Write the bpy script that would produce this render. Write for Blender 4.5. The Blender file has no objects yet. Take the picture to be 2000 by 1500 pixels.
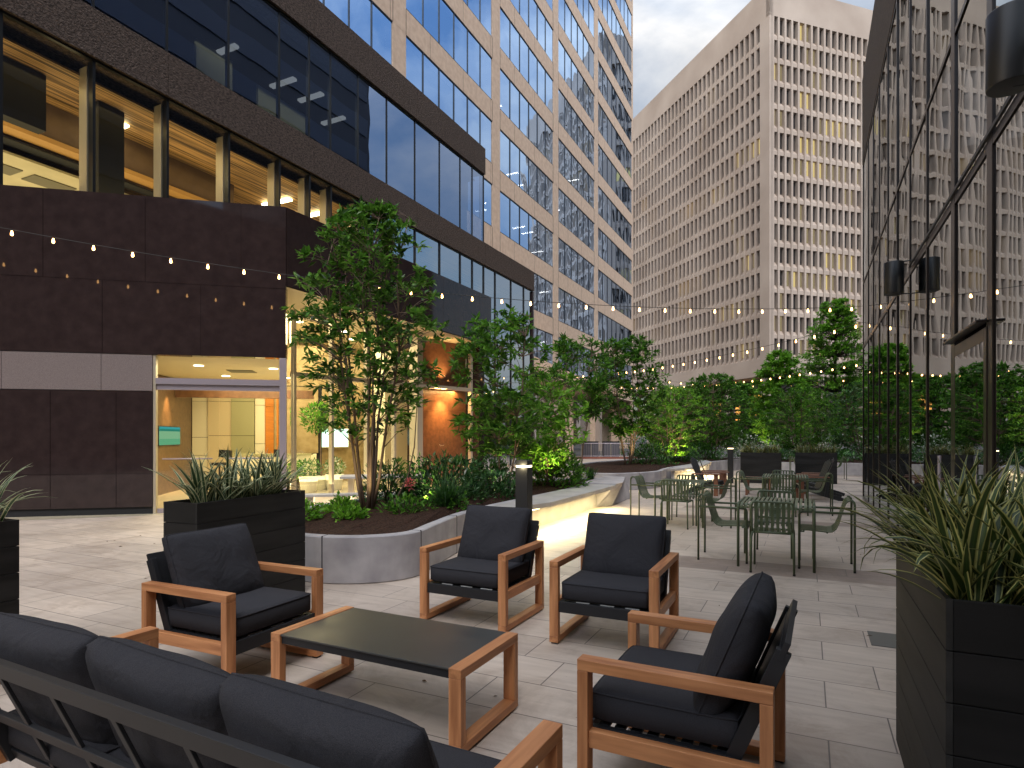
import bpy, math, random
from mathutils import Vector, Matrix, noise
R = math.radians
PI = math.pi
random.seed(7)
scene = bpy.context.scene
COL = scene.collection

# ------------------------------------------------------------------ helpers
def tag(o, label=None, cat=None, group=None, kind=None):
    if label: o['label'] = label
    if cat: o['category'] = cat
    if group: o['group'] = group
    if kind: o['kind'] = kind
    return o

def empty(name, loc=(0, 0, 0), rz=0.0, label=None, cat=None, group=None):
    o = bpy.data.objects.new(name, None)
    o.empty_display_size = 0.1
    COL.objects.link(o)
    o.location = loc
    o.rotation_euler = (0, 0, rz)
    return tag(o, label, cat, group)

def children(o):
    return [c for c in COL.objects if c.parent == o]

def copy_tree(o, parent=None):
    c = o.copy(); COL.objects.link(c); c.parent = parent
    for ch in children(o): copy_tree(ch, c)
    return c

def dup(o, loc, rz, label=None):
    c = copy_tree(o); c.location = loc; c.rotation_euler = (0, 0, rz)
    if label: c['label'] = label
    return c

class M:
    def __init__(s): s.v = []; s.f = []; s.mi = []; s.uv = None
    def add(s, vs, fs, mi=0):
        b = len(s.v); s.v += [tuple(p) for p in vs]
        s.f += [tuple(b + i for i in f) for f in fs]; s.mi += [mi] * len(fs)
        return s
    def box(s, x0, x1, y0, y1, z0, z1, mi=0):
        return s.add([(x0,y0,z0),(x1,y0,z0),(x1,y1,z0),(x0,y1,z0),(x0,y0,z1),(x1,y0,z1),(x1,y1,z1),(x0,y1,z1)],
              [(0,3,2,1),(4,5,6,7),(0,1,5,4),(1,2,6,5),(2,3,7,6),(3,0,4,7)], mi)
    def fbox(s, fr, u0, u1, v0, v1, z0, z1, mi=0):   # box in a frame: fr = (origin, udir, vdir)
        o, u, v = fr
        pts = []
        for z in (z0, z1):
            for (a, b) in ((u0,v0),(u1,v0),(u1,v1),(u0,v1)):
                pts.append((o[0]+u[0]*a+v[0]*b, o[1]+u[1]*a+v[1]*b, z))
        # frames here are all right handed or mirrored; recalculated on build
        return s.add(pts, [(0,3,2,1),(4,5,6,7),(0,1,5,4),(1,2,6,5),(2,3,7,6),(3,0,4,7)], mi)
    def beam(s, a, b, w, t, mi=0, up=(0,0,1)):       # rectangular bar from a to b
        a = Vector(a); b = Vector(b); d = (b-a).normalized(); up = Vector(up)
        sx = d.cross(up)
        if sx.length < 1e-4: sx = d.cross(Vector((0,1,0)))
        sx.normalize(); sy = sx.cross(d)
        pts = []
        for p in (a, b):
            for (i, j) in ((-1,-1),(1,-1),(1,1),(-1,1)): pts.append(p + sx*i*w/2 + sy*j*t/2)
        return s.add(pts, [(0,3,2,1),(4,5,6,7),(0,1,5,4),(1,2,6,5),(2,3,7,6),(3,0,4,7)], mi)
    def tube(s, pts, r, n=8, cap=True, mi=0):
        pts = [Vector(p) for p in pts]
        rs = r if isinstance(r, (list, tuple)) else [r]*len(pts)
        base = len(s.v); prev = None
        for i, p in enumerate(pts):
            if i == 0: d = pts[1]-p
            elif i == len(pts)-1: d = p-pts[i-1]
            else: d = (pts[i+1]-p).normalized() + (p-pts[i-1]).normalized()
            if d.length < 1e-7: d = Vector((0,0,1))
            d.normalize()
            if prev is None:
                a = d.cross(Vector((0,0,1)))
                if a.length < 1e-3: a = d.cross(Vector((1,0,0)))
            else:
                a = prev - d*prev.dot(d)
                if a.length < 1e-4: a = d.cross(Vector((1,0,0)))
            a.normalize(); b = d.cross(a); prev = a
            for k in range(n):
                t = 2*PI*k/n
                s.v.append(tuple(p + (a*math.cos(t)+b*math.sin(t))*rs[i]))
        for i in range(len(pts)-1):
            for k in range(n):
                q = base+i*n
                s.f.append((q+k, q+(k+1)%n, q+n+(k+1)%n, q+n+k)); s.mi.append(mi)
        if cap:
            s.f.append(tuple(base+k for k in range(n))[::-1]); s.mi.append(mi)
            q = base+(len(pts)-1)*n
            s.f.append(tuple(q+k for k in range(n))); s.mi.append(mi)
        return s
    def prism(s, poly, z0, z1, mi=0):
        n = len(poly)
        vs = [(p[0],p[1],z0) for p in poly] + [(p[0],p[1],z1) for p in poly]
        fs = [tuple(range(n))[::-1], tuple(range(n, 2*n))] + [(i,(i+1)%n,n+(i+1)%n,n+i) for i in range(n)]
        return s.add(vs, fs, mi)
    def quad(s, a, b, c, d, mi=0): return s.add([a,b,c,d], [(0,1,2,3)], mi)
    def build(s, name, mat, parent=None, smooth=False, bevel=0, seg=2, recalc=False, loc=None):
        me = bpy.data.meshes.new(name)
        me.from_pydata(s.v, [], s.f)
        mats = mat if isinstance(mat, (list, tuple)) else [mat]
        for m in mats: me.materials.append(m)
        if len(mats) > 1: me.polygons.foreach_set('material_index', s.mi)
        if recalc:
            import bmesh
            bm = bmesh.new(); bm.from_mesh(me); bmesh.ops.recalc_face_normals(bm, faces=bm.faces); bm.to_mesh(me); bm.free()
        if smooth: me.polygons.foreach_set('use_smooth', [True]*len(me.polygons))
        if s.uv:
            l = me.uv_layers.new(name='UVMap')
            l.data.foreach_set('uv', [c for p in s.uv for c in p])
        me.update()
        o = bpy.data.objects.new(name, me); COL.objects.link(o)
        if parent: o.parent = parent
        if loc: o.location = loc
        if bevel:
            b = o.modifiers.new('bevel', 'BEVEL'); b.width = bevel; b.segments = seg; b.limit_method = 'ANGLE'; b.angle_limit = R(40)
            b.harden_normals = False
        return o

def fquad(fr, u0, u1, v, z0, z1):
    o, u, w = fr; p = lambda a, z: (o[0]+u[0]*a+w[0]*v, o[1]+u[1]*a+w[1]*v, z)
    return M().quad(p(u0,z0), p(u1,z0), p(u1,z1), p(u0,z1))
# ------------------------------------------------------------------ materials
def nt(name):
    m = bpy.data.materials.new(name); m.use_nodes = True
    t = m.node_tree; t.nodes.clear()
    return m, t, t.nodes, t.links
def mk(n, typ, **kw):
    x = n.new(typ)
    for k, v in kw.items():
        if k in x.bl_rna.properties.keys(): setattr(x, k, v)
        else: x.inputs[k].default_value = v
    return x
def c4(c): return (c[0], c[1], c[2], 1)

def pm(name, col, rough=0.5, spec=0.5, metal=0, col2=None, nscale=4, stretch=(1,1,1), ndetail=4, contrast=(0.35, 0.65),
       bump=0, bscale=60, bdist=0.002, bstretch=None, speck=None, rvar=0):
    m, t, n, l = nt(name)
    out = mk(n, 'ShaderNodeOutputMaterial'); p = mk(n, 'ShaderNodeBsdfPrincipled')
    l.new(p.outputs[0], out.inputs[0])
    p.inputs['Base Color'].default_value = c4(col); p.inputs['Roughness'].default_value = rough
    p.inputs['Specular IOR Level'].default_value = spec; p.inputs['Metallic'].default_value = metal
    tc = mk(n, 'ShaderNodeTexCoord'); src = tc.outputs['Object']
    if col2 is not None:
        mp = mk(n, 'ShaderNodeMapping'); mp.inputs['Scale'].default_value = stretch; l.new(src, mp.inputs[0])
        nz = mk(n, 'ShaderNodeTexNoise'); nz.inputs['Scale'].default_value = nscale; nz.inputs['Detail'].default_value = ndetail
        l.new(mp.outputs[0], nz.inputs['Vector'])
        rp = mk(n, 'ShaderNodeValToRGB'); rp.color_ramp.elements[0].position = contrast[0]; rp.color_ramp.elements[1].position = contrast[1]
        rp.color_ramp.elements[0].color = c4(col); rp.color_ramp.elements[1].color = c4(col2)
        l.new(nz.outputs['Fac'], rp.inputs[0]); cur = rp.outputs[0]
        if speck:
            v = mk(n, 'ShaderNodeTexNoise'); v.inputs['Scale'].default_value = speck[0]; v.inputs['Detail'].default_value = 1
            l.new(src, v.inputs['Vector'])
            r2 = mk(n, 'ShaderNodeValToRGB'); r2.color_ramp.elements[0].position = speck[1]; r2.color_ramp.elements[1].position = speck[1]+0.05
            mx = mk(n, 'ShaderNodeMix', data_type='RGBA'); l.new(v.outputs['Fac'], r2.inputs[0]); l.new(r2.outputs[0], mx.inputs['Factor'])
            l.new(cur, mx.inputs['A']); mx.inputs['B'].default_value = c4(speck[2]); cur = mx.outputs['Result']
        l.new(cur, p.inputs['Base Color'])
        if rvar:
            mr = mk(n, 'ShaderNodeMapRange'); mr.inputs['To Min'].default_value = rough-rvar; mr.inputs['To Max'].default_value = rough+rvar
            l.new(nz.outputs['Fac'], mr.inputs[0]); l.new(mr.outputs[0], p.inputs['Roughness'])
    if bump:
        b = mk(n, 'ShaderNodeBump'); b.inputs['Strength'].default_value = bump; b.inputs['Distance'].default_value = bdist
        mp2 = mk(n, 'ShaderNodeMapping'); mp2.inputs['Scale'].default_value = bstretch or (1,1,1); l.new(src, mp2.inputs[0])
        nb = mk(n, 'ShaderNodeTexNoise'); nb.inputs['Scale'].default_value = bscale; nb.inputs['Detail'].default_value = 4
        l.new(mp2.outputs[0], nb.inputs['Vector']); l.new(nb.outputs['Fac'], b.inputs['Height']); l.new(b.outputs[0], p.inputs['Normal'])
    return m

def emis(name, col, strength, sample=True):
    m, t, n, l = nt(name)
    out = mk(n, 'ShaderNodeOutputMaterial'); e = mk(n, 'ShaderNodeEmission')
    e.inputs[0].default_value = c4(col); e.inputs[1].default_value = strength
    l.new(e.outputs[0], out.inputs[0])
    if not sample: m.cycles.emission_sampling = 'NONE'
    return m

def glass(name, tint, gloss, gcol=(1,1,1), fres=False, wav=0.0, wscale=0.6, rough=0.0, dark=None):
    """thin pane: transparent (tint) mixed with mirror; dark = opaque base instead of transparent"""
    m, t, n, l = nt(name)
    out = mk(n, 'ShaderNodeOutputMaterial'); mix = mk(n, 'ShaderNodeMixShader')
    if dark is None:
        a = mk(n, 'ShaderNodeBsdfTransparent'); a.inputs[0].default_value = c4(tint)
    else:
        a = mk(n, 'ShaderNodeBsdfDiffuse'); a.inputs[0].default_value = c4(dark)
    g = mk(n, 'ShaderNodeBsdfGlossy'); g.inputs[0].default_value = c4(gcol); g.inputs['Roughness'].default_value = rough
    l.new(a.outputs[0], mix.inputs[1]); l.new(g.outputs[0], mix.inputs[2]); l.new(mix.outputs[0], out.inputs[0])
    if fres:
        f = mk(n, 'ShaderNodeLayerWeight'); f.inputs[0].default_value = 0.5
        pw = mk(n, 'ShaderNodeMath', operation='POWER'); pw.inputs[1].default_value = 4.5
        mu = mk(n, 'ShaderNodeMath', operation='MULTIPLY_ADD'); mu.inputs[1].default_value = 0.9; mu.inputs[2].default_value = gloss+0.045
        mu.use_clamp = True
        l.new(f.outputs['Facing'], pw.inputs[0]); l.new(pw.outputs[0], mu.inputs[0]); l.new(mu.outputs[0], mix.inputs[0])
    else: mix.inputs[0].default_value = gloss
    if wav:
        tc = mk(n, 'ShaderNodeTexCoord'); nz = mk(n, 'ShaderNodeTexNoise'); nz.inputs['Scale'].default_value = wscale; nz.inputs['Detail'].default_value = 1.5
        b = mk(n, 'ShaderNodeBump'); b.inputs['Strength'].default_value = 1; b.inputs['Distance'].default_value = wav
        l.new(tc.outputs['Object'], nz.inputs['Vector']); l.new(nz.outputs['Fac'], b.inputs['Height']); l.new(b.outputs[0], g.inputs['Normal'])
    return m

def leafmat(name, cols, rough=0.45, trans=0.3):
    m, t, n, l = nt(name)
    out = mk(n, 'ShaderNodeOutputMaterial'); p = mk(n, 'ShaderNodeBsdfPrincipled'); tr = mk(n, 'ShaderNodeBsdfTranslucent'); mix = mk(n, 'ShaderNodeMixShader')
    g = mk(n, 'ShaderNodeNewGeometry'); rp = mk(n, 'ShaderNodeValToRGB')
    e = rp.color_ramp.elements
    for i, c in enumerate(cols):
        pos = i/(len(cols)-1)
        if i < 2: e[i].position = pos if i == 0 else 1; el = e[i]
        if i == 0: e[0].color = c4(c)
        elif i == len(cols)-1: e[len(e)-1].position = 1; e[len(e)-1].color = c4(c)
        else:
            ne = rp.color_ramp.elements.new(pos); ne.color = c4(c)
    l.new(g.outputs['Random Per Island'], rp.inputs[0])
    l.new(rp.outputs[0], p.inputs['Base Color']); l.new(rp.outputs[0], tr.inputs[0])
    p.inputs['Roughness'].default_value = rough; p.inputs['Specular IOR Level'].default_value = 0.4
    mix.inputs[0].default_value = trans
    l.new(p.outputs[0], mix.inputs[1]); l.new(tr.outputs[0], mix.inputs[2]); l.new(mix.outputs[0], out.inputs[0])
    return m

def blademat(name, green, edge):
    """strap leaf: green centre, cream margins, from the blade's own UV"""
    m, t, n, l = nt(name)
    out = mk(n, 'ShaderNodeOutputMaterial'); p = mk(n, 'ShaderNodeBsdfPrincipled'); tr = mk(n, 'ShaderNodeBsdfTranslucent'); mix = mk(n, 'ShaderNodeMixShader')
    uv = mk(n, 'ShaderNodeUVMap'); uv.uv_map = 'UVMap'; sp = mk(n, 'ShaderNodeSeparateXYZ'); l.new(uv.outputs[0], sp.inputs[0])
    rp = mk(n, 'ShaderNodeValToRGB'); e = rp.color_ramp.elements
    e[0].position = 0.0; e[0].color = c4(edge); e[1].position = 1.0; e[1].color = c4(edge)
    for pos, c in ((0.16, edge), (0.24, green), (0.44, green), (0.5, [x*1.5 for x in green]), (0.56, green), (0.78, green), (0.86, edge)):
        q = e.new(pos); q.color = c4(c)
    l.new(sp.outputs[0], rp.inputs[0])
    g = mk(n, 'ShaderNodeNewGeometry')
    mx = mk(n, 'ShaderNodeMix', data_type='RGBA'); mx.blend_type = 'MULTIPLY'; mx.inputs['Factor'].default_value = 1
    r2 = mk(n, 'ShaderNodeValToRGB'); r2.color_ramp.elements[0].color = (0.55,0.6,0.5,1); r2.color_ramp.elements[1].color = (1.15,1.1,1.0,1)
    l.new(g.outputs['Random Per Island'], r2.inputs[0]); l.new(rp.outputs[0], mx.inputs['A']); l.new(r2.outputs[0], mx.inputs['B'])
    l.new(mx.outputs['Result'], p.inputs['Base Color']); l.new(mx.outputs['Result'], tr.inputs[0])
    p.inputs['Roughness'].default_value = 0.45
    mix.inputs[0].default_value = 0.2
    l.new(p.outputs[0], mix.inputs[1]); l.new(tr.outputs[0], mix.inputs[2]); l.new(mix.outputs[0], out.inputs[0])
    return m

WOOD1, WOOD2 = (0.26, 0.085, 0.03), (0.70, 0.325, 0.14)
def wood(name, st): return pm(name, WOOD1, 0.45, 0.4, col2=WOOD2, nscale=24, stretch=st, ndetail=8, contrast=(0.22, 0.72), bump=0.15, bscale=60, bstretch=st)
wood_x = wood('teak_wood_along_x', (0.08,1,1)); wood_y = wood('teak_wood_along_y', (1,0.08,1)); wood_z = wood('teak_wood_along_z', (1,1,0.08))
fabric = pm('charcoal_fabric', (0.027,0.027,0.032), 0.9, 0.15, col2=(0.050,0.050,0.057), nscale=520, ndetail=2, bump=0.5, bscale=500, bdist=0.0015)
def fabric_wr():
    m = pm('charcoal_fabric_soft', (0.025,0.025,0.030), 0.9, 0.15, col2=(0.048,0.048,0.055), nscale=520, ndetail=2)
    t = m.node_tree; n = t.nodes; l = t.links
    p = [x for x in n if x.type == 'BSDF_PRINCIPLED'][0]; tc = [x for x in n if x.type == 'TEX_COORD'][0]
    a = mk(n,'ShaderNodeTexNoise', Scale=5.5, Detail=3); b1 = mk(n,'ShaderNodeBump', Strength=0.75, Distance=0.03)
    w = mk(n,'ShaderNodeTexNoise', Scale=420, Detail=2); b2 = mk(n,'ShaderNodeBump', Strength=0.5, Distance=0.0015)
    a.inputs['Distortion'].default_value = 0.8
    l.new(tc.outputs['Object'], a.inputs['Vector']); l.new(tc.outputs['Object'], w.inputs['Vector'])
    l.new(a.outputs['Fac'], b1.inputs['Height']); l.new(w.outputs['Fac'], b2.inputs['Height']); l.new(b1.outputs[0], b2.inputs['Normal']); l.new(b2.outputs[0], p.inputs['Normal'])
    return m
fabric_soft = fabric_wr()
dark_metal = pm('charcoal_powder_coat', (0.014,0.015,0.018), 0.5, 0.4, bump=0.2, bscale=300, bdist=0.0006)
slab_top = pm('dark_ceramic_top', (0.036,0.038,0.040), 0.36, 0.5, col2=(0.05,0.049,0.046), nscale=7, bump=0.12, bscale=240, bdist=0.0006, rvar=0.06)
white_plastic = pm('white_strap', (0.7,0.7,0.68), 0.6)
green_metal = pm('olive_green_powder_coat', (0.062,0.085,0.04), 0.42, 0.5, col2=(0.078,0.104,0.05), nscale=9, bump=0.15, bscale=300, bdist=0.0005)
green_light = pm('olive_green_slat', (0.10,0.125,0.066), 0.5, 0.5, col2=(0.13,0.155,0.085), nscale=6)
black_wood = pm('black_stained_planks', (0.012,0.0115,0.011), 0.65, 0.25, col2=(0.028,0.027,0.026), nscale=9, stretch=(1,0.12,1), bump=0.35, bscale=50, bstretch=(1,0.15,1), bdist=0.002)
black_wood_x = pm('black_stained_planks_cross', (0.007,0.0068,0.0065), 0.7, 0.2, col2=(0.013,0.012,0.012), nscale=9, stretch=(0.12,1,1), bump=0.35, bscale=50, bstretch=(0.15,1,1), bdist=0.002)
black_metal = pm('black_metal', (0.012,0.012,0.013), 0.42, 0.5)
bronze = pm('dark_bronze_frame', (0.035,0.026,0.022), 0.3, 0.6, metal=0.6)
concrete = pm('cast_concrete', (0.27,0.26,0.28), 0.72, 0.3, col2=(0.48,0.465,0.48), nscale=2.6, ndetail=9, contrast=(0.3,0.7), bump=0.5, bscale=24, bdist=0.004, rvar=0.08)
bench_top = pm('pale_concrete_seat', (0.36,0.345,0.33), 0.7, 0.3, col2=(0.46,0.44,0.42), nscale=3, ndetail=7, bump=0.3, bscale=60)
mulch = pm('bark_mulch', (0.012,0.006,0.004), 0.95, 0.2, col2=(0.065,0.032,0.021), nscale=45, ndetail=6, bump=1, bscale=45, bdist=0.03)
granite = pm('polished_brown_granite', (0.027,0.018,0.018), 0.035, 0.34, col2=(0.040,0.027,0.0265), nscale=5, ndetail=14, contrast=(0.3,0.75), speck=(170, 0.69, (0.055,0.04,0.038)))
granite_light = pm('honed_pink_granite', (0.15,0.12,0.118), 0.5, 0.4, col2=(0.215,0.18,0.175), nscale=70, ndetail=4, speck=(200, 0.62, (0.24,0.2,0.2)))
aggregate = pm('ribbed_aggregate', (0.035,0.025,0.021), 0.85, 0.25, col2=(0.125,0.092,0.077), nscale=26, stretch=(1,0.5,1.3), ndetail=8, contrast=(0.36,0.66), bump=1, bscale=30, bdist=0.035)
tower_stone = pm('rosy_precast', (0.60,0.435,0.32), 0.75, 0.3, col2=(0.70,0.53,0.40), nscale=3, ndetail=10, bump=0.4, bscale=40, bdist=0.004)
beige = pm('beige_concrete', (0.35,0.28,0.232), 0.85, 0.2, col2=(0.47,0.39,0.33), nscale=0.12, ndetail=9, contrast=(0.3,0.7), bump=0.3, bscale=3, bdist=0.02)
cream = pm('cream_plaster', (0.62,0.52,0.34), 0.7)
cream_metal = pm('satin_cream_metal', (0.5,0.44,0.34), 0.4, metal=0.3)
steel = pm('brushed_steel', (0.33,0.29,0.33), 0.42, metal=0.25, bump=0.1, bscale=80, bstretch=(1,1,12))
tan_stone = pm('tan_lobby_stone', (0.30,0.215,0.10), 0.5, 0.4, col2=(0.40,0.30,0.16), nscale=5, ndetail=9)
rust_stone = pm('rust_brown_stone', (0.13,0.06,0.03), 0.3, 0.5, col2=(0.19,0.09,0.045), nscale=9, ndetail=11)
lobby_floor = pm('cream_terrazzo', (0.62,0.55,0.40), 0.16, 0.5, col2=(0.72,0.64,0.48), nscale=8)
white_wall = pm('white_wall', (0.75,0.68,0.50), 0.6)
beige_panel = pm('beige_panel', (0.62,0.50,0.31), 0.4)
sage_panel = pm('sage_glass_panel', (0.36,0.34,0.19), 0.2)
orange_panel = pm('orange_wood_panel', (0.62,0.21,0.02), 0.4, col2=(0.5,0.17,0.02), nscale=3, stretch=(1,1,6))
slat_ceiling = pm('wood_slat_ceiling', (0.06,0.035,0.014), 0.7, col2=(0.46,0.28,0.12), nscale=3.0, stretch=(7,0.12,1), contrast=(0.40,0.62))
bulkhead = pm('brown_bulkhead', (0.085,0.052,0.030), 0.8, col2=(0.105,0.066,0.04), nscale=3)
bulk_edge = pm('ochre_bulkhead_edge', (0.42,0.24,0.07), 0.6)
tile_ceiling = pm('office_tile_ceiling', (0.48,0.44,0.30), 0.8, col2=(0.54,0.49,0.34), nscale=2)
grey_vent = pm('grey_vent', (0.14,0.13,0.09), 0.7)
dark_int = pm('dark_interior', (0.012,0.013,0.016), 0.9)
black_frame = pm('black_window_frame', (0.010,0.011,0.013), 0.35, 0.5)
brown_fascia = pm('brown_stone_fascia', (0.055,0.036,0.022), 0.75, col2=(0.085,0.06,0.04), nscale=18, bump=0.6, bscale=30, bdist=0.01)
bark = pm('smooth_grey_bark', (0.10,0.062,0.045), 0.7, col2=(0.20,0.135,0.10), nscale=12, stretch=(1,1,0.2), bump=0.4, bscale=40)
dark_bark = pm('dark_bark', (0.045,0.032,0.024), 0.85, col2=(0.08,0.058,0.044), nscale=12, stretch=(1,1,0.2), bump=0.6, bscale=40)
wire_mat = pm('black_cable', (0.01,0.01,0.01), 0.6)
brick_mat = pm('red_brick_kerb', (0.20,0.065,0.045), 0.85, col2=(0.28,0.10,0.07), nscale=20)
asphalt = pm('asphalt', (0.045,0.045,0.047), 0.9, col2=(0.065,0.065,0.066), nscale=40)
pot_mat = pm('dark_pot', (0.03,0.022,0.018), 0.5)
white_pot = pm('white_pot', (0.75,0.72,0.6), 0.4)
pink_flower = pm('pink_bloom', (0.75,0.15,0.16), 0.6)
white_flower = pm('white_bloom', (0.75,0.78,0.70), 0.7)

L_mag = leafmat('magnolia_leaf', [(0.012,0.042,0.007),(0.06,0.17,0.018),(0.10,0.26,0.025),(0.17,0.36,0.05)], 0.38, 0.4)
L_mid = leafmat('mid_green_leaf', [(0.02,0.07,0.008),(0.07,0.21,0.02),(0.17,0.38,0.045)], 0.5, 0.5)
L_bright = leafmat('bright_green_leaf', [(0.07,0.20,0.015),(0.16,0.39,0.03),(0.28,0.54,0.06)], 0.5, 0.4)
L_dark = leafmat('dark_green_leaf', [(0.02,0.075,0.014),(0.05,0.165,0.025),(0.09,0.25,0.04)], 0.35, 0.2)
L_laurel = leafmat('laurel_leaf', [(0.010,0.04,0.014),(0.03,0.095,0.026),(0.06,0.16,0.045),(0.11,0.23,0.08)], 0.25, 0.15)
L_white = leafmat('white_flowering_leaf', [(0.03,0.09,0.02),(0.08,0.2,0.04),(0.75,0.78,0.7)], 0.6, 0.3)
B_flax = blademat('variegated_flax_blade', (0.034,0.066,0.014), (0.46,0.45,0.17))
B_flax2 = blademat('variegated_flax_blade_cool', (0.045,0.095,0.042), (0.62,0.64,0.42))
B_grass = leafmat('grass_blade', [(0.012,0.045,0.01),(0.03,0.10,0.02),(0.05,0.14,0.03)], 0.5, 0.3)

warm_bulb = emis('warm_bulb', (1.0,0.52,0.18), 6.0, False)
led_mat = emis('warm_led', (1.0,0.82,0.36), 5, False)
down_mat = emis('downlight_disc', (1.0,0.90,0.62), 4, False)
fixture = emis('office_fixture', (1.0,0.86,0.50), 7, False)
fixture_w = emis('white_office_fixture', (1.0,0.97,0.88), 0.35, False)
tower_fix = emis('tower_ceiling_fixture', (1.0,0.95,0.85), 9, False)
boll_mat = emis('bollard_lens', (1.0,0.78,0.42), 3, False)
glass_tower = glass('tower_reflective_glass', (0.30,0.33,0.38), 0.84, (0.55,0.76,1.08), wav=0.03, wscale=0.30)
glass_pod = glass('podium_dark_glass', (0.32,0.37,0.44), 0.52, (0.62,0.75,1.0), wav=0.004, wscale=0.5)
glass_pod_low = glass('podium_lower_glass', (0.86,0.87,0.84), 0.05, (0.85,0.92,1.0), fres=True, wav=0.006, wscale=0.5)
glass_pod_low2 = glass('podium_lower_mirror_glass', (0.4,0.42,0.42), 0.60, (0.85,0.92,1.0), wav=0.01, wscale=0.5)
glass_lobby = glass('lobby_clear_glass', (0.93,0.95,0.92), 0.02, (1,1,1), fres=True, wav=0.002)
glass_pav = glass('pavilion_glass', (0.20,0.19,0.18), 0.70, (0.80,0.85,0.88), wav=0.003, wscale=0.8)

CAM_H = 1.52
# ------------------------------------------------------------------ ground
def paving_material():
    m, t, n, l = nt('stone_plank_paving')
    out = mk(n,'ShaderNodeOutputMaterial'); p = mk(n,'ShaderNodeBsdfPrincipled'); l.new(p.outputs[0], out.inputs[0])
    tc = mk(n,'ShaderNodeTexCoord'); mp = mk(n,'ShaderNodeMapping'); mp.inputs['Location'].default_value = (-0.095, -3.44+0.41*40, 0)
    l.new(tc.outputs['Object'], mp.inputs[0])
    b = mk(n,'ShaderNodeTexBrick'); b.offset = 0.683; b.offset_frequency = 2; b.squash = 1
    b.inputs['Color1'].default_value = (0,0,0,1); b.inputs['Color2'].default_value = (1,1,1,1); b.inputs['Mortar'].default_value = (0.5,0.5,0.5,1)
    b.inputs['Scale'].default_value = 1; b.inputs['Mortar Size'].default_value = 0.0042; b.inputs['Mortar Smooth'].default_value = 0.2
    b.inputs['Brick Width'].default_value = 0.93; b.inputs['Row Height'].default_value = 0.41; b.inputs['Bias'].default_value = 0
    l.new(mp.outputs[0], b.inputs['Vector'])
    # streaky travertine-like figure along the plank
    mp2 = mk(n,'ShaderNodeMapping'); mp2.inputs['Scale'].default_value = (0.9, 7, 1); l.new(tc.outputs['Object'], mp2.inputs[0])
    n1 = mk(n,'ShaderNodeTexNoise', Scale=2.4, Detail=8); n1.inputs['Distortion'].default_value = 0.5; l.new(mp2.outputs[0], n1.inputs['Vector'])
    n2 = mk(n,'ShaderNodeTexNoise', Scale=0.7, Detail=6); l.new(tc.outputs['Object'], n2.inputs['Vector'])
    def ramp(a, ca, b_, cb):
        r = mk(n,'ShaderNodeValToRGB'); r.color_ramp.elements[0].position = a; r.color_ramp.elements[0].color = c4(ca)
        r.color_ramp.elements[1].position = b_; r.color_ramp.elements[1].color = c4(cb); return r
    def mul(x, y, f=1):
        q = mk(n,'ShaderNodeMix', data_type='RGBA'); q.blend_type = 'MULTIPLY'; q.inputs['Factor'].default_value = f
        l.new(x, q.inputs['A']); l.new(y, q.inputs['B']); return q.outputs['Result']
    base = ramp(0.2, (0.50,0.43,0.37), 0.85, (0.66,0.58,0.505)); l.new(n1.outputs['Fac'], base.inputs[0])
    big = ramp(0.3, (0.76,0.75,0.75), 0.7, (1.06,1.04,1.02)); l.new(n2.outputs['Fac'], big.inputs[0])
    per = ramp(0.0, (0.88,0.87,0.87), 1.0, (1.05,1.04,1.03)); l.new(b.outputs['Color'], per.inputs[0])
    cur = mul(base.outputs[0], big.outputs[0]); cur = mul(cur, per.outputs[0])
    # darker courses laid across the plaza
    sx = mk(n,'ShaderNodeSeparateXYZ'); l.new(tc.outputs['Object'], sx.inputs[0])
    dv = mk(n,'ShaderNodeMath', operation='MULTIPLY'); dv.inputs[1].default_value = 1/60; l.new(sx.outputs[1], dv.inputs[0])
    st = mk(n,'ShaderNodeValToRGB'); st.color_ramp.interpolation = 'CONSTANT'; el = st.color_ramp.elements
    k0 = lambda k: 3.44+0.41*k
    bands = [(9,11),(20,21),(24,25),(30,31),(35,36),(38,39),(45,46),(50,51),(56,57)]
    el[0].position = 0; el[0].color = (1,1,1,1); el[1].position = 1; el[1].color = (1,1,1,1)
    for a, c in bands:
        e = el.new(k0(a)/60); e.color = (0.60,0.56,0.56,1); e = el.new(k0(c)/60); e.color = (1,1,1,1)
    l.new(dv.outputs[0], st.inputs[0])
    cmp_ = mk(n,'ShaderNodeMath', operation='GREATER_THAN'); cmp_.inputs[1].default_value = -2.4; l.new(sx.outputs[0], cmp_.inputs[0])
    q = mk(n,'ShaderNodeMix', data_type='RGBA'); q.blend_type = 'MULTIPLY'; l.new(cmp_.outputs[0], q.inputs['Factor']); l.new(cur, q.inputs['A']); l.new(st.outputs[0], q.inputs['B']); cur = q.outputs['Result']
    # blotchy stains
    n3 = mk(n,'ShaderNodeTexNoise', Scale=28, Detail=3); l.new(tc.outputs['Object'], n3.inputs['Vector'])
    sp = ramp(0.20, (0.45,0.42,0.40), 0.27, (1,1,1)); l.new(n3.outputs['Fac'], sp.inputs[0]); cur = mul(cur, sp.outputs[0])
    n4 = mk(n,'ShaderNodeTexNoise', Scale=1.7, Detail=10); n4.inputs['Roughness'].default_value = 0.7; n4.inputs['Distortion'].default_value = 1.2; l.new(tc.outputs['Object'], n4.inputs['Vector'])
    s4 = ramp(0.36, (0.80,0.775,0.755), 0.52, (1,1,1)); l.new(n4.outputs['Fac'], s4.inputs[0]); cur = mul(cur, s4.outputs[0])
    jt = mk(n,'ShaderNodeMix', data_type='RGBA'); l.new(b.outputs['Fac'], jt.inputs['Factor']); l.new(cur, jt.inputs['A']); jt.inputs['B'].default_value = (0.17,0.145,0.13,1)
    l.new(jt.outputs['Result'], p.inputs['Base Color'])
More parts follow.
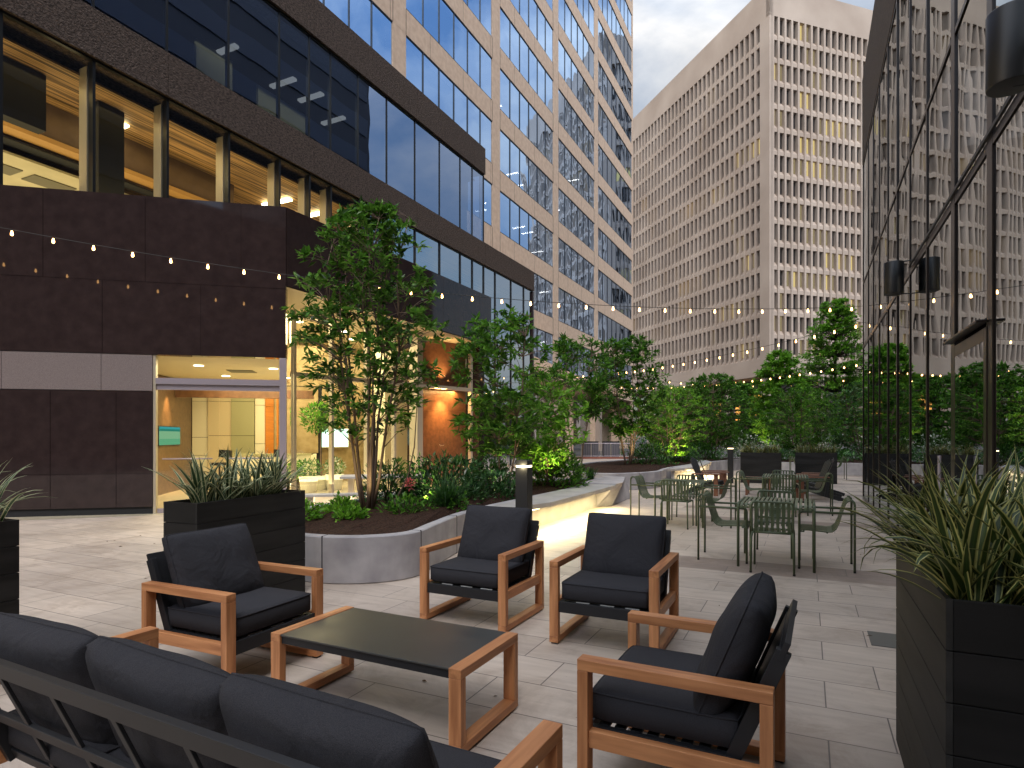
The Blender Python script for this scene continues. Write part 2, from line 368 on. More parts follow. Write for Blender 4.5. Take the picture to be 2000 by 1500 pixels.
    p.inputs['Roughness'].default_value = 0.55; p.inputs['Specular IOR Level'].default_value = 0.4
    inv = mk(n,'ShaderNodeMath', operation='MULTIPLY_ADD'); inv.inputs[1].default_value = -1.0; l.new(b.outputs['Fac'], inv.inputs[0])
    l.new(n1.outputs['Fac'], inv.inputs[2])
    bp = mk(n,'ShaderNodeBump', Strength=0.6, Distance=0.003); l.new(inv.outputs[0], bp.inputs['Height']); l.new(bp.outputs[0], p.inputs['Normal'])
    return m
paving = paving_material()
tag(M().quad((-400,-200,-0.02),(400,-200,-0.02),(400,600,-0.02),(-400,600,-0.02)).build('ground', asphalt), kind='structure')
tag(M().quad((-22,-8,0),(14,-8,0),(14,46,0),(-22,46,0)).build('pavement', paving), kind='structure')
# drain cover set in the paving by the right planter
dc = M(); dc.box(0.42,1.10,5.14,5.50,0.001,0.006); 
tag(dc.build('drain_cover', pm('grey_steel_cover',(0.13,0.13,0.12),0.5,metal=0.4), bevel=0.002), 'flat grey metal cover set into the paving beside the right black planter', 'drain cover')

# ------------------------------------------------------------------ lounge furniture
def cushion(w, d, t, edge=0.5, k=6, q=0.45, bow=0.02, n=22, wr=0.0, seed=0, sag=0.0):
    """soft block centred on the origin, w along x, d along y, t thick along z"""
    m = M(); idx = {}
    def prof(u, v): return max(0.0, (1-abs(u)**k)*(1-abs(v)**k))**q
    he = t*edge/2
    for side in (1, -1):
        for i in range(n+1):
            for j in range(n+1):
                u = -1+2*i/n; v = -1+2*j/n
                u = math.copysign(abs(u)**0.8, u); v = math.copysign(abs(v)**0.8, v)
                rc = 1-0.035*(abs(u)**6)*(abs(v)**6)
                x = u*w/2*(1-bow*(1-v*v)*(abs(u)**3))*rc; y = v*d/2*(1-bow*(1-u*u)*(abs(v)**3))*rc
                z = he+(t/2-he)*prof(u, v)
                z += wr*noise.noise(Vector((x*5+seed, y*5, side*3.0)))*prof(u, v)
                z -= sag*(1-u*u)*(1-v*v)*(1 if side == 1 else 0)
                idx[(side,i,j)] = len(m.v); m.v.append((x, y, side*z))
    for side in (1, -1):
        for i in range(n):
            for j in range(n):
                f = (idx[side,i,j], idx[side,i+1,j], idx[side,i+1,j+1], idx[side,i,j+1])
                m.f.append(f if side == 1 else f[::-1]); m.mi.append(0)
    ring = [(i,0) for i in range(n)]+[(n,j) for j in range(n)]+[(i,n) for i in range(n,0,-1)]+[(0,j) for j in range(n,0,-1)]
    for a in range(len(ring)):
        p, r = ring[a], ring[(a+1)%len(ring)]
        m.f.append((idx[-1,p[0],p[1]], idx[-1,r[0],r[1]], idx[1,r[0],r[1]], idx[1,p[0],p[1]])); m.mi.append(0)
    return m
def piping(w, d, z, bow, n=22):
    pts = []
    f = lambda u, v: (u*w/2*(1-bow*(1-v*v)*(abs(u)**3))*(1-0.035*(abs(u)**6)*(abs(v)**6)), v*d/2*(1-bow*(1-u*u)*(abs(v)**3))*(1-0.035*(abs(u)**6)*(abs(v)**6)), z)
    rng = [-1+2*i/n for i in range(n)]
    for a in rng: pts.append(f(a,-1))
    for a in rng: pts.append(f(1,a))
    for a in rng: pts.append(f(-a,1))
    for a in rng: pts.append(f(-1,-a))
    pts.append(pts[0]); pts.append(pts[1])
    return M().tube(pts, 0.0042, 6, cap=False)
def xf(m, loc, rot):
    T = Matrix.Translation(loc) @ rot
    m.v = [tuple(T @ Vector(p)) for p in m.v]; return m

def seat_piece(name, w, label, cat, nback, loc, rz, group=None, soft=0.0, seed=1):
    """wood-framed lounge seat; x across, y from front to back, origin at the front centre on the floor"""
    D, Hh, b, th = 0.745, 0.606, 0.068, 0.046
    r = empty(name, loc, rz, label, cat, group)
    for s in (-1, 1):
        x0, x1 = (s*w/2, s*(w/2-b)) if s < 0 else (w/2-b, w/2)
        x0, x1 = min(x0,x1), max(x0,x1)
        M().box(x0,x1,0,D,Hh-th,Hh).build('armrest', wood_y, r, bevel=0.003)
        M().box(x0,x1,0,th,0.012+th,Hh-th-0.0005).build('leg', wood_z, r, bevel=0.003)
        M().box(x0,x1,D-th,D,0.012+th,Hh-th-0.0005).build('leg', wood_z, r, bevel=0.003)
        fb = M().box(x0,x1,0,D,0.012,0.012+th-0.0005).build('foot_bar', wood_y, r, bevel=0.003)
        M().box(x0+0.012,x1-0.012,0.01,0.05,0,0.0125).box(x0+0.012,x1-0.012,D-0.05,D-0.01,0,0.0125).build('foot_pad', black_metal, fb)
        M().box(x0+0.012,x1-0.014,th+0.0005,D-th-0.0005,0.245,0.315).build('side_rail', wood_y, r, bevel=0.003)
    xi = w/2-b-0.001
    M().box(-xi,xi,0.012,0.034,0.235,0.315).build('front_rail', dark_metal, r, bevel=0.003)
    sl = M()
    sl.box(-xi,-xi+0.03,0.036,0.60,0.27,0.312).box(xi-0.03,xi,0.036,0.60,0.27,0.312)
    for i in range(8): y = 0.06+i*0.068; sl.box(-xi+0.031,xi-0.031,y,y+0.045,0.30,0.314)
    sl.build('seat_base', dark_metal, r, bevel=0.002)
    # leaning back frame
    p0, p1 = Vector((0,0.585,0.27)), Vector((0,0.775,0.735))
    bf = M(); n_up = (0, -0.93, 0.38)
    for s in (-1, 1):
        bf.beam((s*(xi-0.018),p0.y,p0.z),(s*(xi-0.018),p1.y,p1.z),0.034,0.055,up=n_up)
    bf.beam((-xi,p1.y,p1.z),(xi,p1.y,p1.z),0.022,0.075,up=(0,0.38,0.93))
    q = p0.lerp(p1, 0.45); bf.beam((-xi+0.036,q.y,q.z),(xi-0.036,q.y,q.z),0.018,0.05,up=(0,0.38,0.93))
    q = p0.lerp(p1, 0.05); bf.beam((-xi+0.036,q.y,q.z),(xi-0.036,q.y,q.z),0.018,0.05,up=(0,0.38,0.93))
    if nback > 1:
        for i in range(1, 2*nback):
            x = -xi+2*xi*i/(2*nback); q1 = p0.lerp(p1,0.08); q2 = p0.lerp(p1,0.93)
            bf.beam((x,q1.y,q1.z),(x+0.02,q2.y,q2.z),0.03,0.012,up=n_up)
    bf.build('back_frame', dark_metal, r, bevel=0.002)
    if nback == 1:
        q1 = p0.lerp(p1,0.12); q2 = p0.lerp(p1,0.97)
        M().beam((0,q1.y-0.012,q1.z),(0,q2.y-0.012,q2.z),2*xi-0.075,0.006,up=n_up).build('back_panel', dark_metal, r)
    cw = 2*xi/nback
    lean = Matrix.Rotation(R(-90+22+180), 4, 'X')
    for i in range(nback):
        cx = -xi+cw*(i+0.5)
        m = xf(cushion(cw-0.012, 0.60, 0.135, edge=0.80, k=16, q=0.45, bow=0.005, wr=0.006, seed=seed+i), (cx,0.325,0.392), Matrix.Identity(4))
        sc = m.build('seat_cushion', fabric, r, smooth=True)
        xf(piping(cw-0.012,0.60,0.135*0.40,0.005), (cx,0.325,0.392), Matrix.Identity(4)).build('piping', fabric, sc, smooth=True)
        th_ = 0.20+0.005*soft
        mm = cushion(cw-0.02+0.03*soft, 0.53, th_, edge=0.22, k=2.8, q=0.46, bow=0.035, n=26, wr=0.016, seed=seed*3+i*1.7)
        rot = Matrix.Rotation(R(random.uniform(-2.5,2.5))*soft if nback > 1 else 0, 4, 'Y') @ Matrix.Rotation(R(68), 4, 'X')
        mm = xf(mm, (cx+0.008*math.sin(i*2+seed), 0.575-0.01*soft, 0.645-0.045*soft), rot)
        bc = mm.build('back_cushion', fabric_soft, r, smooth=True)
        xf(piping(cw-0.02+0.03*soft,0.53,th_*0.11,0.035), (cx+0.008*math.sin(i*2+seed), 0.575-0.01*soft, 0.645-0.045*soft), rot).build('piping', fabric_soft, bc, smooth=True)
    tg = M()
    for i in range(3):
        x = -xi*0.62+i*xi*0.55; tg.box(x,x+0.10,0.036,0.05,0.3145,0.3185)
    tg.build('white_strap', white_plastic, r)
    return r

G1 = 'charcoal and wood armchairs round the coffee table'
seat_piece('lounge_armchair', 0.80, 'charcoal wood-armed armchair at the left end of the coffee table, before a black planter', 'armchair', 1, (-3.012,2.844,0), R(91.2), G1, seed=2)
seat_piece('lounge_armchair', 0.80, 'charcoal wood-armed armchair directly in front of the black bollard lamp and the lit concrete bench', 'armchair', 1, (-2.49,4.215,0), R(-0.6), G1, seed=5)
seat_piece('lounge_armchair', 0.80, 'charcoal wood-armed armchair facing us between the green dining set and coffee table', 'armchair', 1, (-1.307,4.161,0), R(0.3), G1, seed=9)
seat_piece('lounge_armchair', 0.80, 'charcoal wood-armed armchair seen side-on at the right, nearest the big right-hand planter', 'armchair', 1, (-0.845,2.778,0), R(-91.2), G1, seed=14)
seat_piece('sofa', 2.16, 'long charcoal three-cushion sofa with wooden arms, seen from behind at the bottom left', 'sofa', 3, (-1.78,1.86,0), R(178), soft=1.0, seed=21)

t = empty('coffee_table', (-2.09,2.49,0), R(-0.8), 'low rectangular coffee table with dark top and wooden loop legs among the armchairs', 'coffee table')
W2, D2, H2, b2, th2 = 0.624, 0.613, 0.42, 0.07, 0.046
for s in (-1, 1):
    x0, x1 = (-W2, -W2+b2) if s < 0 else (W2-b2, W2)
    M().box(x0,x1,0,D2,H2-th2,H2).build('end_rail', wood_y, t, bevel=0.003)
    M().box(x0,x1,0,th2,0.012+th2,H2-th2-0.0005).build('leg', wood_z, t, bevel=0.003)
    M().box(x0,x1,D2-th2,D2,0.012+th2,H2-th2-0.0005).build('leg', wood_z, t, bevel=0.003)
    M().box(x0,x1,0,D2,0.012,0.012+th2-0.0005).build('foot_bar', wood_y, t, bevel=0.003)
M().box(-W2+b2+0.001,W2-b2-0.001,0.004,D2-0.004,H2-0.0125,H2-0.003).build('tabletop', slab_top, t, bevel=0.002)
M().box(-W2+b2+0.001,W2-b2-0.001,0.014,0.034,H2-0.055,H2-0.013).box(-W2+b2+0.001,W2-b2-0.001,D2-0.034,D2-0.014,H2-0.055,H2-0.013).build('apron', dark_metal, t)

# ------------------------------------------------------------------ green dining sets
PROF = [(0.005,0.405),(0.012,0.435),(0.04,0.452),(0.12,0.452),(0.30,0.44),(0.355,0.447),(0.395,0.485),(0.425,0.56),(0.458,0.68),(0.486,0.765),(0.505,0.795),(0.535,0.806),(0.562,0.792),(0.572,0.765)]
def ribbon(m, x, wd, prof, th=0.006):
    vs = []
    for (y, z) in prof: vs += [(x-wd/2,y,z),(x+wd/2,y,z),(x+wd/2,y,z-th),(x-wd/2,y,z-th)]
    n = len(prof); fs = []
    for i in range(n-1):
        a = i*4
        for k in range(4): fs.append((a+k, a+(k+1)%4, a+4+(k+1)%4, a+4+k))
    fs += [(3,2,1,0), ((n-1)*4,(n-1)*4+1,(n-1)*4+2,(n-1)*4+3)]
    m.add(vs, fs)
def green_armchair(label, loc, rz, group):
    r = empty('garden_armchair', loc, rz, label, 'garden chair', group)
    s1, s2 = M(), M()
    for i in range(8):
        x = -0.175+i*0.050; ribbon(s1, x, 0.036, PROF[:6]); ribbon(s2, x, 0.036, PROF[5:12])
    s1.build('seat', green_metal, r, smooth=False); s2.build('backrest', green_metal, r)
    for s in (-1, 1):
        ef = M(); ribbon(ef, s*0.229, 0.062, PROF, 0.010); ef.build('side_band', green_metal, r)
    M().tube([(-0.235,0.30,0.425),(0.235,0.30,0.425)],0.009).tube([(-0.235,0.06,0.435),(0.235,0.06,0.435)],0.009).build('cross_bar', green_metal, r)
    for s in (-1, 1):
        x = s*0.268
        M().tube([(x,0.572,0.0),(x,0.572,0.755),(x,0.566,0.785),(x,0.548,0.803),(s*0.25,0.532,0.806)],0.013).build('leg', green_metal, r, smooth=True)
        M().tube([(x,0.012,0.0),(x,0.012,0.62),(x,0.02,0.645),(x,0.045,0.658),(x,0.09,0.66),(x,0.56,0.66)],0.013).build('leg', green_metal, r, smooth=True)
        for y in (0.012, 0.572): M().tube([(x,y,0),(x,y,0.02)],0.0135).build('foot_cap', black_metal, r)
    M().tube([(-0.268,0.06,0.432),(-0.235,0.06,0.435)],0.009).tube([(0.268,0.06,0.432),(0.235,0.06,0.435)],0.009).tube([(-0.268,0.06,0.432),(-0.268,0.012,0.432)],0.009).tube([(0.268,0.06,0.432),(0.268,0.012,0.432)],0.009).build('bracket', green_metal, r)
    return r
def green_sidechair(label, loc, rz, group):
    r = empty('garden_chair', loc, rz, label, 'garden chair', group)
    s1, s2 = M(), M()
    for i in range(7):
        x = -0.168+i*0.056
        ribbon(s1, x, 0.034, PROF[:5]+[(0.40,0.445)]); ribbon(s2, x, 0.032, [(0.44,0.455),(0.455,0.50),(0.485,0.72),(0.495,0.785)])
    s1.build('seat', green_metal, r); s2.build('backrest', green_metal, r)
    M().tube([(-0.205,0.435,0.44),(-0.212,0.46,0.52),(-0.212,0.492,0.75),(-0.20,0.498,0.782),(-0.17,0.50,0.795),(0.17,0.50,0.795),(0.20,0.498,0.782),(0.212,0.492,0.75),(0.212,0.46,0.52),(0.205,0.435,0.44)],0.012).tube([(-0.21,0.44,0.45),(0.21,0.44,0.45)],0.014).build('frame', green_metal, r, smooth=True)
    M().tube([(-0.21,0.03,0.435),(0.21,0.03,0.435)],0.010).build('cross_bar', green_metal, r, smooth=True)
    for s in (-1, 1):
        M().tube([(s*0.222,0.50,0.0),(s*0.215,0.50,0.40),(s*0.205,0.47,0.445),(s*0.20,0.42,0.455)],0.0125).build('leg', green_metal, r, smooth=True)
        M().tube([(s*0.215,0.02,0.0),(s*0.212,0.02,0.41),(s*0.21,0.04,0.437),(s*0.21,0.10,0.437),(s*0.21,0.44,0.437)],0.0115).build('leg', green_metal, r, smooth=True)
        M().tube([(s*0.222,0.50,0),(s*0.222,0.50,0.02)],0.0145).build('foot_cap', black_metal, r)
    return r
def green_table(label, loc, rz, group):
    r = empty('slatted_table', loc, rz, label, 'table', group)
    sl = M()
    pr = [(-0.455,0.695),(-0.452,0.72),(-0.44,0.738),(-0.41,0.747),(0.41,0.747),(0.44,0.738),(0.452,0.72),(0.455,0.695)]
    for i in range(16): ribbon(sl, -0.36+i*0.048, 0.030, pr, 0.006)
    sl.build('tabletop', green_light, r)
    for s in (-1, 1):
        M().tube([(s*0.40,-0.40,0.735),(s*0.40,0.40,0.735)],0.015).build('side_bar', green_metal, r, smooth=True)
        M().tube([(-0.40,s*0.44,0.70),(0.40,s*0.44,0.70)],0.012).build('cross_bar', green_metal, r, smooth=True)
    for sx in (-1, 1):
        for sy in (-1, 1):
            M().tube([(sx*0.40,sy*0.44,0),(sx*0.40,sy*0.44,0.69),(sx*0.40,sy*0.43,0.72),(sx*0.40,sy*0.39,0.735)],0.0155).build('leg', green_metal, r, smooth=True)
    return r
sets = [((-0.33,8.045), 'nearest green dining set'), ((-1.95,10.98), 'green dining set beside the lit bench'), ((-0.40,13.45), 'green set before the deck chairs')]
pa = ps = pt = None
for (cx, cy), nm in sets:
    grp = 'olive green slatted garden furniture'
    tl = 'olive green slatted square table of the %s' % nm
    specs = [('a', (cx-0.31,cy+0.02), R(90), 'left'), ('a', (cx+0.25,cy), R(-90), 'right'), ('s', (cx-0.02,cy-0.22), R(180), 'near'), ('s', (cx-0.06,cy+0.30), 0, 'far')]
    if pt is None: pt = green_table(tl, (cx,cy,0), 0, grp)
    else: dup(pt, (cx,cy,0), R(random.uniform(-2,2)), tl)
    for kd, (x, y), rz, side in specs:
        if kd == 'a':
            lb = 'olive slatted armchair, %s side of the %s' % (side, nm)
            if pa is None: pa = green_armchair(lb, (x,y,0), rz, grp)
            else: dup(pa, (x+random.uniform(-.02,.02),y,0), rz+R(random.uniform(-2,2)), lb)
        else:
            lb = 'armless olive slatted chair, %s side of the %s' % (side, nm)
            if ps is None: ps = green_sidechair(lb, (x,y,0), rz, grp)
            else: dup(ps, (x,y,0), rz+R(random.uniform(-2,2)), lb)
# far set, half hidden by distance
FG = 'far dining furniture under the trees'
far_t = dup(pt, (0.35,24.6,0), R(8), 'distant green slatted table just left of the end of the glass wall'); far_t['group'] = FG
for i, (dx, dy, rz, w) in enumerate([(-0.34,0.0,95,'left'),(0.30,0.05,-85,'right'),(0.0,-0.32,178,'near'),(0.0,0.36,3,'far')]):
    q = dup(pa, (0.35+dx,24.6+dy,0), R(rz), 'distant green armchair on the %s side of the far table' % w); q['group'] = FG

# ------------------------------------------------------------------ slatted lounge chairs (adirondack)
brown_arm = pm('brown_lumber', (0.16,0.06,0.032), 0.5, col2=(0.24,0.10,0.055), nscale=10, stretch=(1,0.1,1))
black_lumber = pm('black_lumber', (0.016,0.017,0.019), 0.5, 0.5)
def adirondack(label, loc, rz):
    r = empty('deck_chair', loc, rz, label, 'deck chair', 'black and brown slatted deck chairs')
    bk = M()
    for i in range(5):
        x = -0.22+i*0.11; h = 0.98-0.035*abs(i-2)
        bk.beam((x,0.46,0.24),(x*1.12,0.46+0.30*(h-0.24)/0.74,h),0.102,0.02,up=(0,-0.93,0.38))
    bk.build('backrest', black_lumber, r, bevel=0.003)
    st = M()
    for i in range(6):
        y = 0.02+i*0.088; z = 0.385-y*0.26; st.box(-0.27,0.27,y,y+0.078,z-0.02,z)
    st.build('seat', black_lumber, r, bevel=0.003)
    for s in (-1, 1):
        M().beam((s*0.245,0.0,0.33),(s*0.245,0.98,0.02),0.03,0.10).build('rear_rail', black_lumber, r, bevel=0.003)
        M().box(min(s*0.275,s*0.31),max(s*0.275,s*0.31),0.02,0.12,0,0.545).build('front_leg', brown_arm, r, bevel=0.003)
        M().box(min(s*0.26,s*0.40),max(s*0.26,s*0.40),-0.04,0.66,0.547,0.570).build('armrest', brown_arm, r, bevel=0.004)
        M().beam((s*0.30,0.60,0.10),(s*0.30,0.66,0.545),0.03,0.07).build('rear_leg', black_lumber, r, bevel=0.003)
    return r
ad = adirondack('black slatted deck chair facing right, nearer of the left pair before the lit bench', (-2.00,16.6,0), R(84))
dup(ad, (-2.0,17.75,0), R(100), 'black slatted deck chair facing right, farther of the left pair beside the slim bollard')
dup(ad, (-0.25,16.4,0), R(-78), 'black slatted deck chair leaning right, nearest the glass wall')
dup(ad, (-0.15,17.7,0), R(-100), 'black slatted deck chair behind the one leaning toward the glass wall')
lt = empty('side_table', (-1.15,17.2,0), 0, 'low brown wooden table standing between the deck chairs', 'side table')
q = M()
for i in range(6): q.box(-0.33+i*0.112,-0.33+i*0.112+0.10,-0.3,0.3,0.43,0.455)
q.build('tabletop', brown_arm, lt)
for sx in (-1,1):
    for sy in (-1,1): M().box(sx*0.27-0.03,sx*0.27+0.03,sy*0.24-0.03,sy*0.24+0.03,0,0.429).build('leg', brown_arm, lt)

# ------------------------------------------------------------------ strap-leaved plants and box planters
def blades(n, hw, hl, length, width, mat, name, parent, seed, z0=0.0, spread=0.9, clumps=None, droop=1.0):
    rnd = random.Random(seed); m = M(); uvs = []
    cl = clumps or [(rnd.uniform(-hw,hw), rnd.uniform(-hl,hl)) for _ in range(5)]
    for i in range(n):
        cx, cy = rnd.choice(cl)
        bx = cx+rnd.gauss(0,0.035); by = cy+rnd.gauss(0,0.045)
        bx = max(-hw,min(hw,bx)); by = max(-hl,min(hl,by))
        az = rnd.uniform(0,2*PI); L = length*rnd.uniform(0.55,1.12); w = width*rnd.uniform(0.6,1.15)
        tilt = rnd.uniform(0.05,spread); curl = rnd.uniform(0.2,1.2)*droop
        if rnd.random() < 0.12: curl *= 2.0
        dxy = Vector((math.cos(az), math.sin(az), 0)); sd = Vector((-math.sin(az), math.cos(az), 0))
        tw = rnd.uniform(-0.6,0.6)
        p = Vector((bx,by,z0)); seg = 8; b0 = len(m.v)
        for k in range(seg+1):
            f = k/seg
            ang = tilt+curl*f*f*1.25
            prof = (0.55+0.45*min(1,f*3.5))*(1-max(0,(f-0.45)/0.55)**1.6)
            ww = w*max(0.03, prof)/2
            s2 = (sd*math.cos(tw*f)+Vector((0,0,1))*math.sin(tw*f)).normalized()
            up = dxy*(-math.cos(ang))+Vector((0,0,1))*math.sin(ang)
            m.v += [tuple(p-s2*ww+up*ww*0.35), tuple(p), tuple(p+s2*ww+up*ww*0.35)]
            p = p + (dxy*math.sin(ang)+Vector((0,0,1))*math.cos(ang))*(L/seg)
        for k in range(seg):
            a = b0+k*3
            for (q0, u0) in ((0,0.0),(1,0.5)):
                m.f.append((a+q0,a+q0+1,a+q0+4,a+q0+3)); m.mi.append(0)
                uvs += [(u0,k/seg),(u0+0.5,k/seg),(u0+0.5,(k+1)/seg),(u0,(k+1)/seg)]
    m.uv = uvs
    return m.build(name, mat, parent, smooth=True)
def box_planter(label, plabel, loc, rz, L=1.22, Wd=0.40, H=1.0, n=120, seed=1, mat=None, length=0.48, width=0.030, clumps=None, spread=0.9, droop=1.0):
    r = empty('planter', loc, rz, label, 'planter', 'tall black plank planters')
    pl = M(); pl2 = M(); plb = M(); pl2b = M(); nb = 6; hb = H/nb
    for i in range(nb):
        z0, z1 = i*hb+0.002, (i+1)*hb-0.002
        pl.box(-Wd/2,-Wd/2+0.02,-L/2,L/2,z0,z1); plb.box(Wd/2-0.02,Wd/2,-L/2,L/2,z0,z1)
        pl2.box(-Wd/2+0.0205,Wd/2-0.0205,-L/2+0.0015,-L/2+0.02,z0,z1); pl2b.box(-Wd/2+0.0205,Wd/2-0.0205,L/2-0.02,L/2-0.0015,z0,z1)
    for q in (pl, plb): q.build('side_panel', black_wood, r, bevel=0.0015, seg=1)
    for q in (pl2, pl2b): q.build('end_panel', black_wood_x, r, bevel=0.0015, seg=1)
    M().box(-Wd/2+0.021,Wd/2-0.021,-L/2+0.021,L/2-0.021,0.001,H-0.06).build('soil', mulch, r)
    p = empty('flax_plant', (loc[0],loc[1],H-0.06), rz, plabel, 'plant', 'variegated strap-leaved plants in the planters')
    blades(n, Wd/2-0.05, L/2-0.08, length, width, mat or B_flax, 'leaves', p, seed, clumps=clumps, spread=spread, droop=droop)
    return r
box_planter('tall black plank planter close by at the right edge, before the glass wall','large variegated strap-leaved plants spilling from the right-edge planter',(0.60,2.98,0),0,n=420,seed=3,length=0.52,width=0.034,clumps=[(-0.12,-0.45),(0.02,-0.36),(-0.05,-0.12),(0.1,-0.1),(-0.08,0.14),(0.08,0.3),(0.0,0.5),(-0.1,0.45),(0.13,-0.5)],spread=1.05)
box_planter('tall black plank planter behind the left armchair, before the lobby doors','upright variegated strap-leaved plants in the planter before the lobby doors',(-4.53,3.84,0),R(5),n=230,seed=8,mat=B_flax2,length=0.50,width=0.036,clumps=[(0,-0.40),(0.05,-0.26),(-0.05,0.02),(0.05,0.1),(0,0.42),(0.05,0.36)],spread=0.85,droop=0.9,L=1.26,Wd=0.36)
box_planter('black planter cut off by the left edge of the picture, beyond the sofa','arching strap-leaved plants in the planter at the left edge',(-4.66,1.50,0),0,n=170,seed=12,mat=B_flax2,length=0.50,width=0.028,clumps=[(0.05,0.45),(0.0,0.3),(0.05,0.1),(0,-0.2)],spread=0.95)
box_planter('distant black planter standing crosswise just right of the slim bollard','grassy variegated plants in the left one of the two distant planters',(-1.37,21.6,0),R(90-2),n=200,seed=15,length=0.42,width=0.028,clumps=[(0,y) for y in (-0.5,-0.3,-0.1,0.1,0.3,0.5)],spread=0.8)
box_planter('black planter standing crosswise in the distance behind the right deck chairs','grassy variegated plants in the right one of the two distant planters',(0.25,22.3,0),R(90),n=200,seed=18,length=0.42,width=0.028,clumps=[(0,y) for y in (-0.5,-0.3,-0.1,0.1,0.3,0.5)],spread=0.8)

dry = pm('dry_leaf', (0.10,0.05,0.025), 0.8)
rq = random.Random(31); lv = None
for i in range(26):
    cx_, cy_ = rq.choice([(-8.3,5.3),(-9.0,6.2),(-7.8,6.5),(-0.6,6.4),(0.4,4.9),(-0.9,5.6),(-1.6,3.4),(0.1,8.6),(-6.3,4.6),(-2.4,7.0)])
    p = (cx_+rq.gauss(0,.5), cy_+rq.gauss(0,.35), 0.003)
    if lv is None:
        m = M(); m.v = [(-0.022,0,0),(0,0.009,0.006),(0.026,0,0.002),(0,-0.010,0.005),(0,0,0.0)]; m.f = [(0,4,1),(4,2,1),(0,3,4),(3,2,4)]; m.mi=[0]*4
        lv = tag(m.build('fallen_leaf', dry, loc=p), 'small dry brown leaf lying on the paving', 'leaf', 'dry leaves scattered on the paving')
    else:
        o = lv.copy(); COL.objects.link(o); o.location = p; o.rotation_euler = (0,0,rq.uniform(0,6.28)); k_ = rq.uniform(.5,1.2); o.scale = (k_,k_,k_)
# ------------------------------------------------------------------ curved concrete planters with benches
def catmull(pts, seg=6):
    out = []; n = len(pts)
    for i in range(n):
        p0,p1,p2,p3 = [Vector(pts[(i+k-1)%n]) for k in range(4)]
        for s in range(seg):
            t = s/seg
            out.append(0.5*((2*p1)+(-p0+p2)*t+(2*p0-5*p1+4*p2-p3)*t*t+(-p0+3*p1-3*p2+p3)*t*t*t))
    return out
def curved_planter(label, outline, H, thick, joints, name='raised_planter'):
    r = empty(name, (outline[0][0], outline[0][1], 0), 0, label, 'planter', None)
    ox, oy = outline[0]
    loop = catmull([(x-ox,y-oy) for x, y in outline], 8); n = len(loop)
    cen = sum((Vector((p.x,p.y)) for p in loop), Vector((0,0)))/n
    def norm(i):
        d = loop[(i+1)%n]-loop[(i-1)%n]; return Vector((d.y,-d.x)).normalized()
    area = sum(loop[i].x*loop[(i+1)%n].y-loop[(i+1)%n].x*loop[i].y for i in range(n))
    sg = 1 if area > 0 else -1
    wall = M()
    prof = [(0.012,0.0),(0.0,0.012),(0.0,H-0.012),(0.012,H),(thick-0.012,H),(thick,H-0.012),(thick,0.0)]
    m_ = len(prof)
    for i in range(n):
        nn = norm(i)*sg
        for (o, z) in prof:
            wall.v.append((loop[i].x-nn.x*o, loop[i].y-nn.y*o, z))
    for i in range(n):
        if i in joints:
            # thin open joint between two castings
            pass
        for k in range(m_-1):
            a = i*m_+k; b = ((i+1)%n)*m_+k
            wall.f.append((a,b,b+1,a+1)); wall.mi.append(0)
    wall.build('wall', concrete, r, smooth=False, recalc=True)
    jm = M()
    for i in joints:
        nn = norm(i)*sg; p = loop[i]; tg = Vector((-nn.y,nn.x))
        a = p+nn*0.003; b = p-nn*(thick+0.002)
        c = [(a+tg*0.005),(a-tg*0.005),(b-tg*0.005),(b+tg*0.005)]
        jm.prism([(q.x,q.y) for q in c], 0.0, H+0.002)
    if joints: jm.build('joint', pm('dark_joint',(0.012,0.012,0.014),0.9), r, recalc=True)
    # mulch bed
    sm = M(); rings = 10
    for k in range(rings+1):
        f = 1-k/rings
        for i in range(n):
            nn = norm(i)*sg; e = Vector((loop[i].x-nn.x*(thick-0.005), loop[i].y-nn.y*(thick-0.005)))
            q = cen.lerp(e, f); z = H-0.05+0.10*(1-f**3)+0.022*noise.noise(Vector((q.x*6,q.y*6,0)))+0.02*noise.noise(Vector((q.x*19,q.y*19,3)))
            sm.v.append((q.x,q.y,z))
    for k in range(rings):
        for i in range(n):
            a = k*n+i; b = k*n+(i+1)%n
            sm.f.append((a,b,b+n,a+n)); sm.mi.append(0)
    sm.build('mulch_bed', mulch, r, recalc=True)
    return r
PH = 0.49
P1 = [(-4.77,4.80),(-4.16,4.97),(-3.82,5.45),(-3.95,6.15),(-4.15,7.10),(-4.22,8.2),(-4.20,10.2),(-4.18,12.4),(-4.20,14.1),(-4.75,14.7),(-5.9,13.6),(-6.6,11.4),(-6.75,9.0),(-6.7,6.9),(-6.3,5.6),(-5.6,4.95)]
rp1 = curved_planter('long curved raised concrete planter with mulch, the near one behind the armchairs', P1, PH, 0.13, [3, 18, 30])
P2 = [(-5.3,16.6),(-4.5,17.1),(-4.0,18.4),(-4.1,20.2),(-3.9,23),(-3.6,26),(-3.0,29),(-2.6,31.5),(-5.0,33),(-7.0,29),(-7.9,24),(-7.5,20),(-6.5,17.3)]
rp2 = curved_planter('long curved raised concrete planter farther off, starting beyond the lit bench', P2, PH, 0.13, [10, 26])
P3 = [(-1.2,27.0),(1.0,27.2),(4.0,27.5),(5.5,29),(4,32),(0,33),(-1.9,31),(-2.0,28.2)]
rp3 = curved_planter('low concrete planter bed at the far end, behind the two crosswise black planters', P3, PH, 0.13, [])

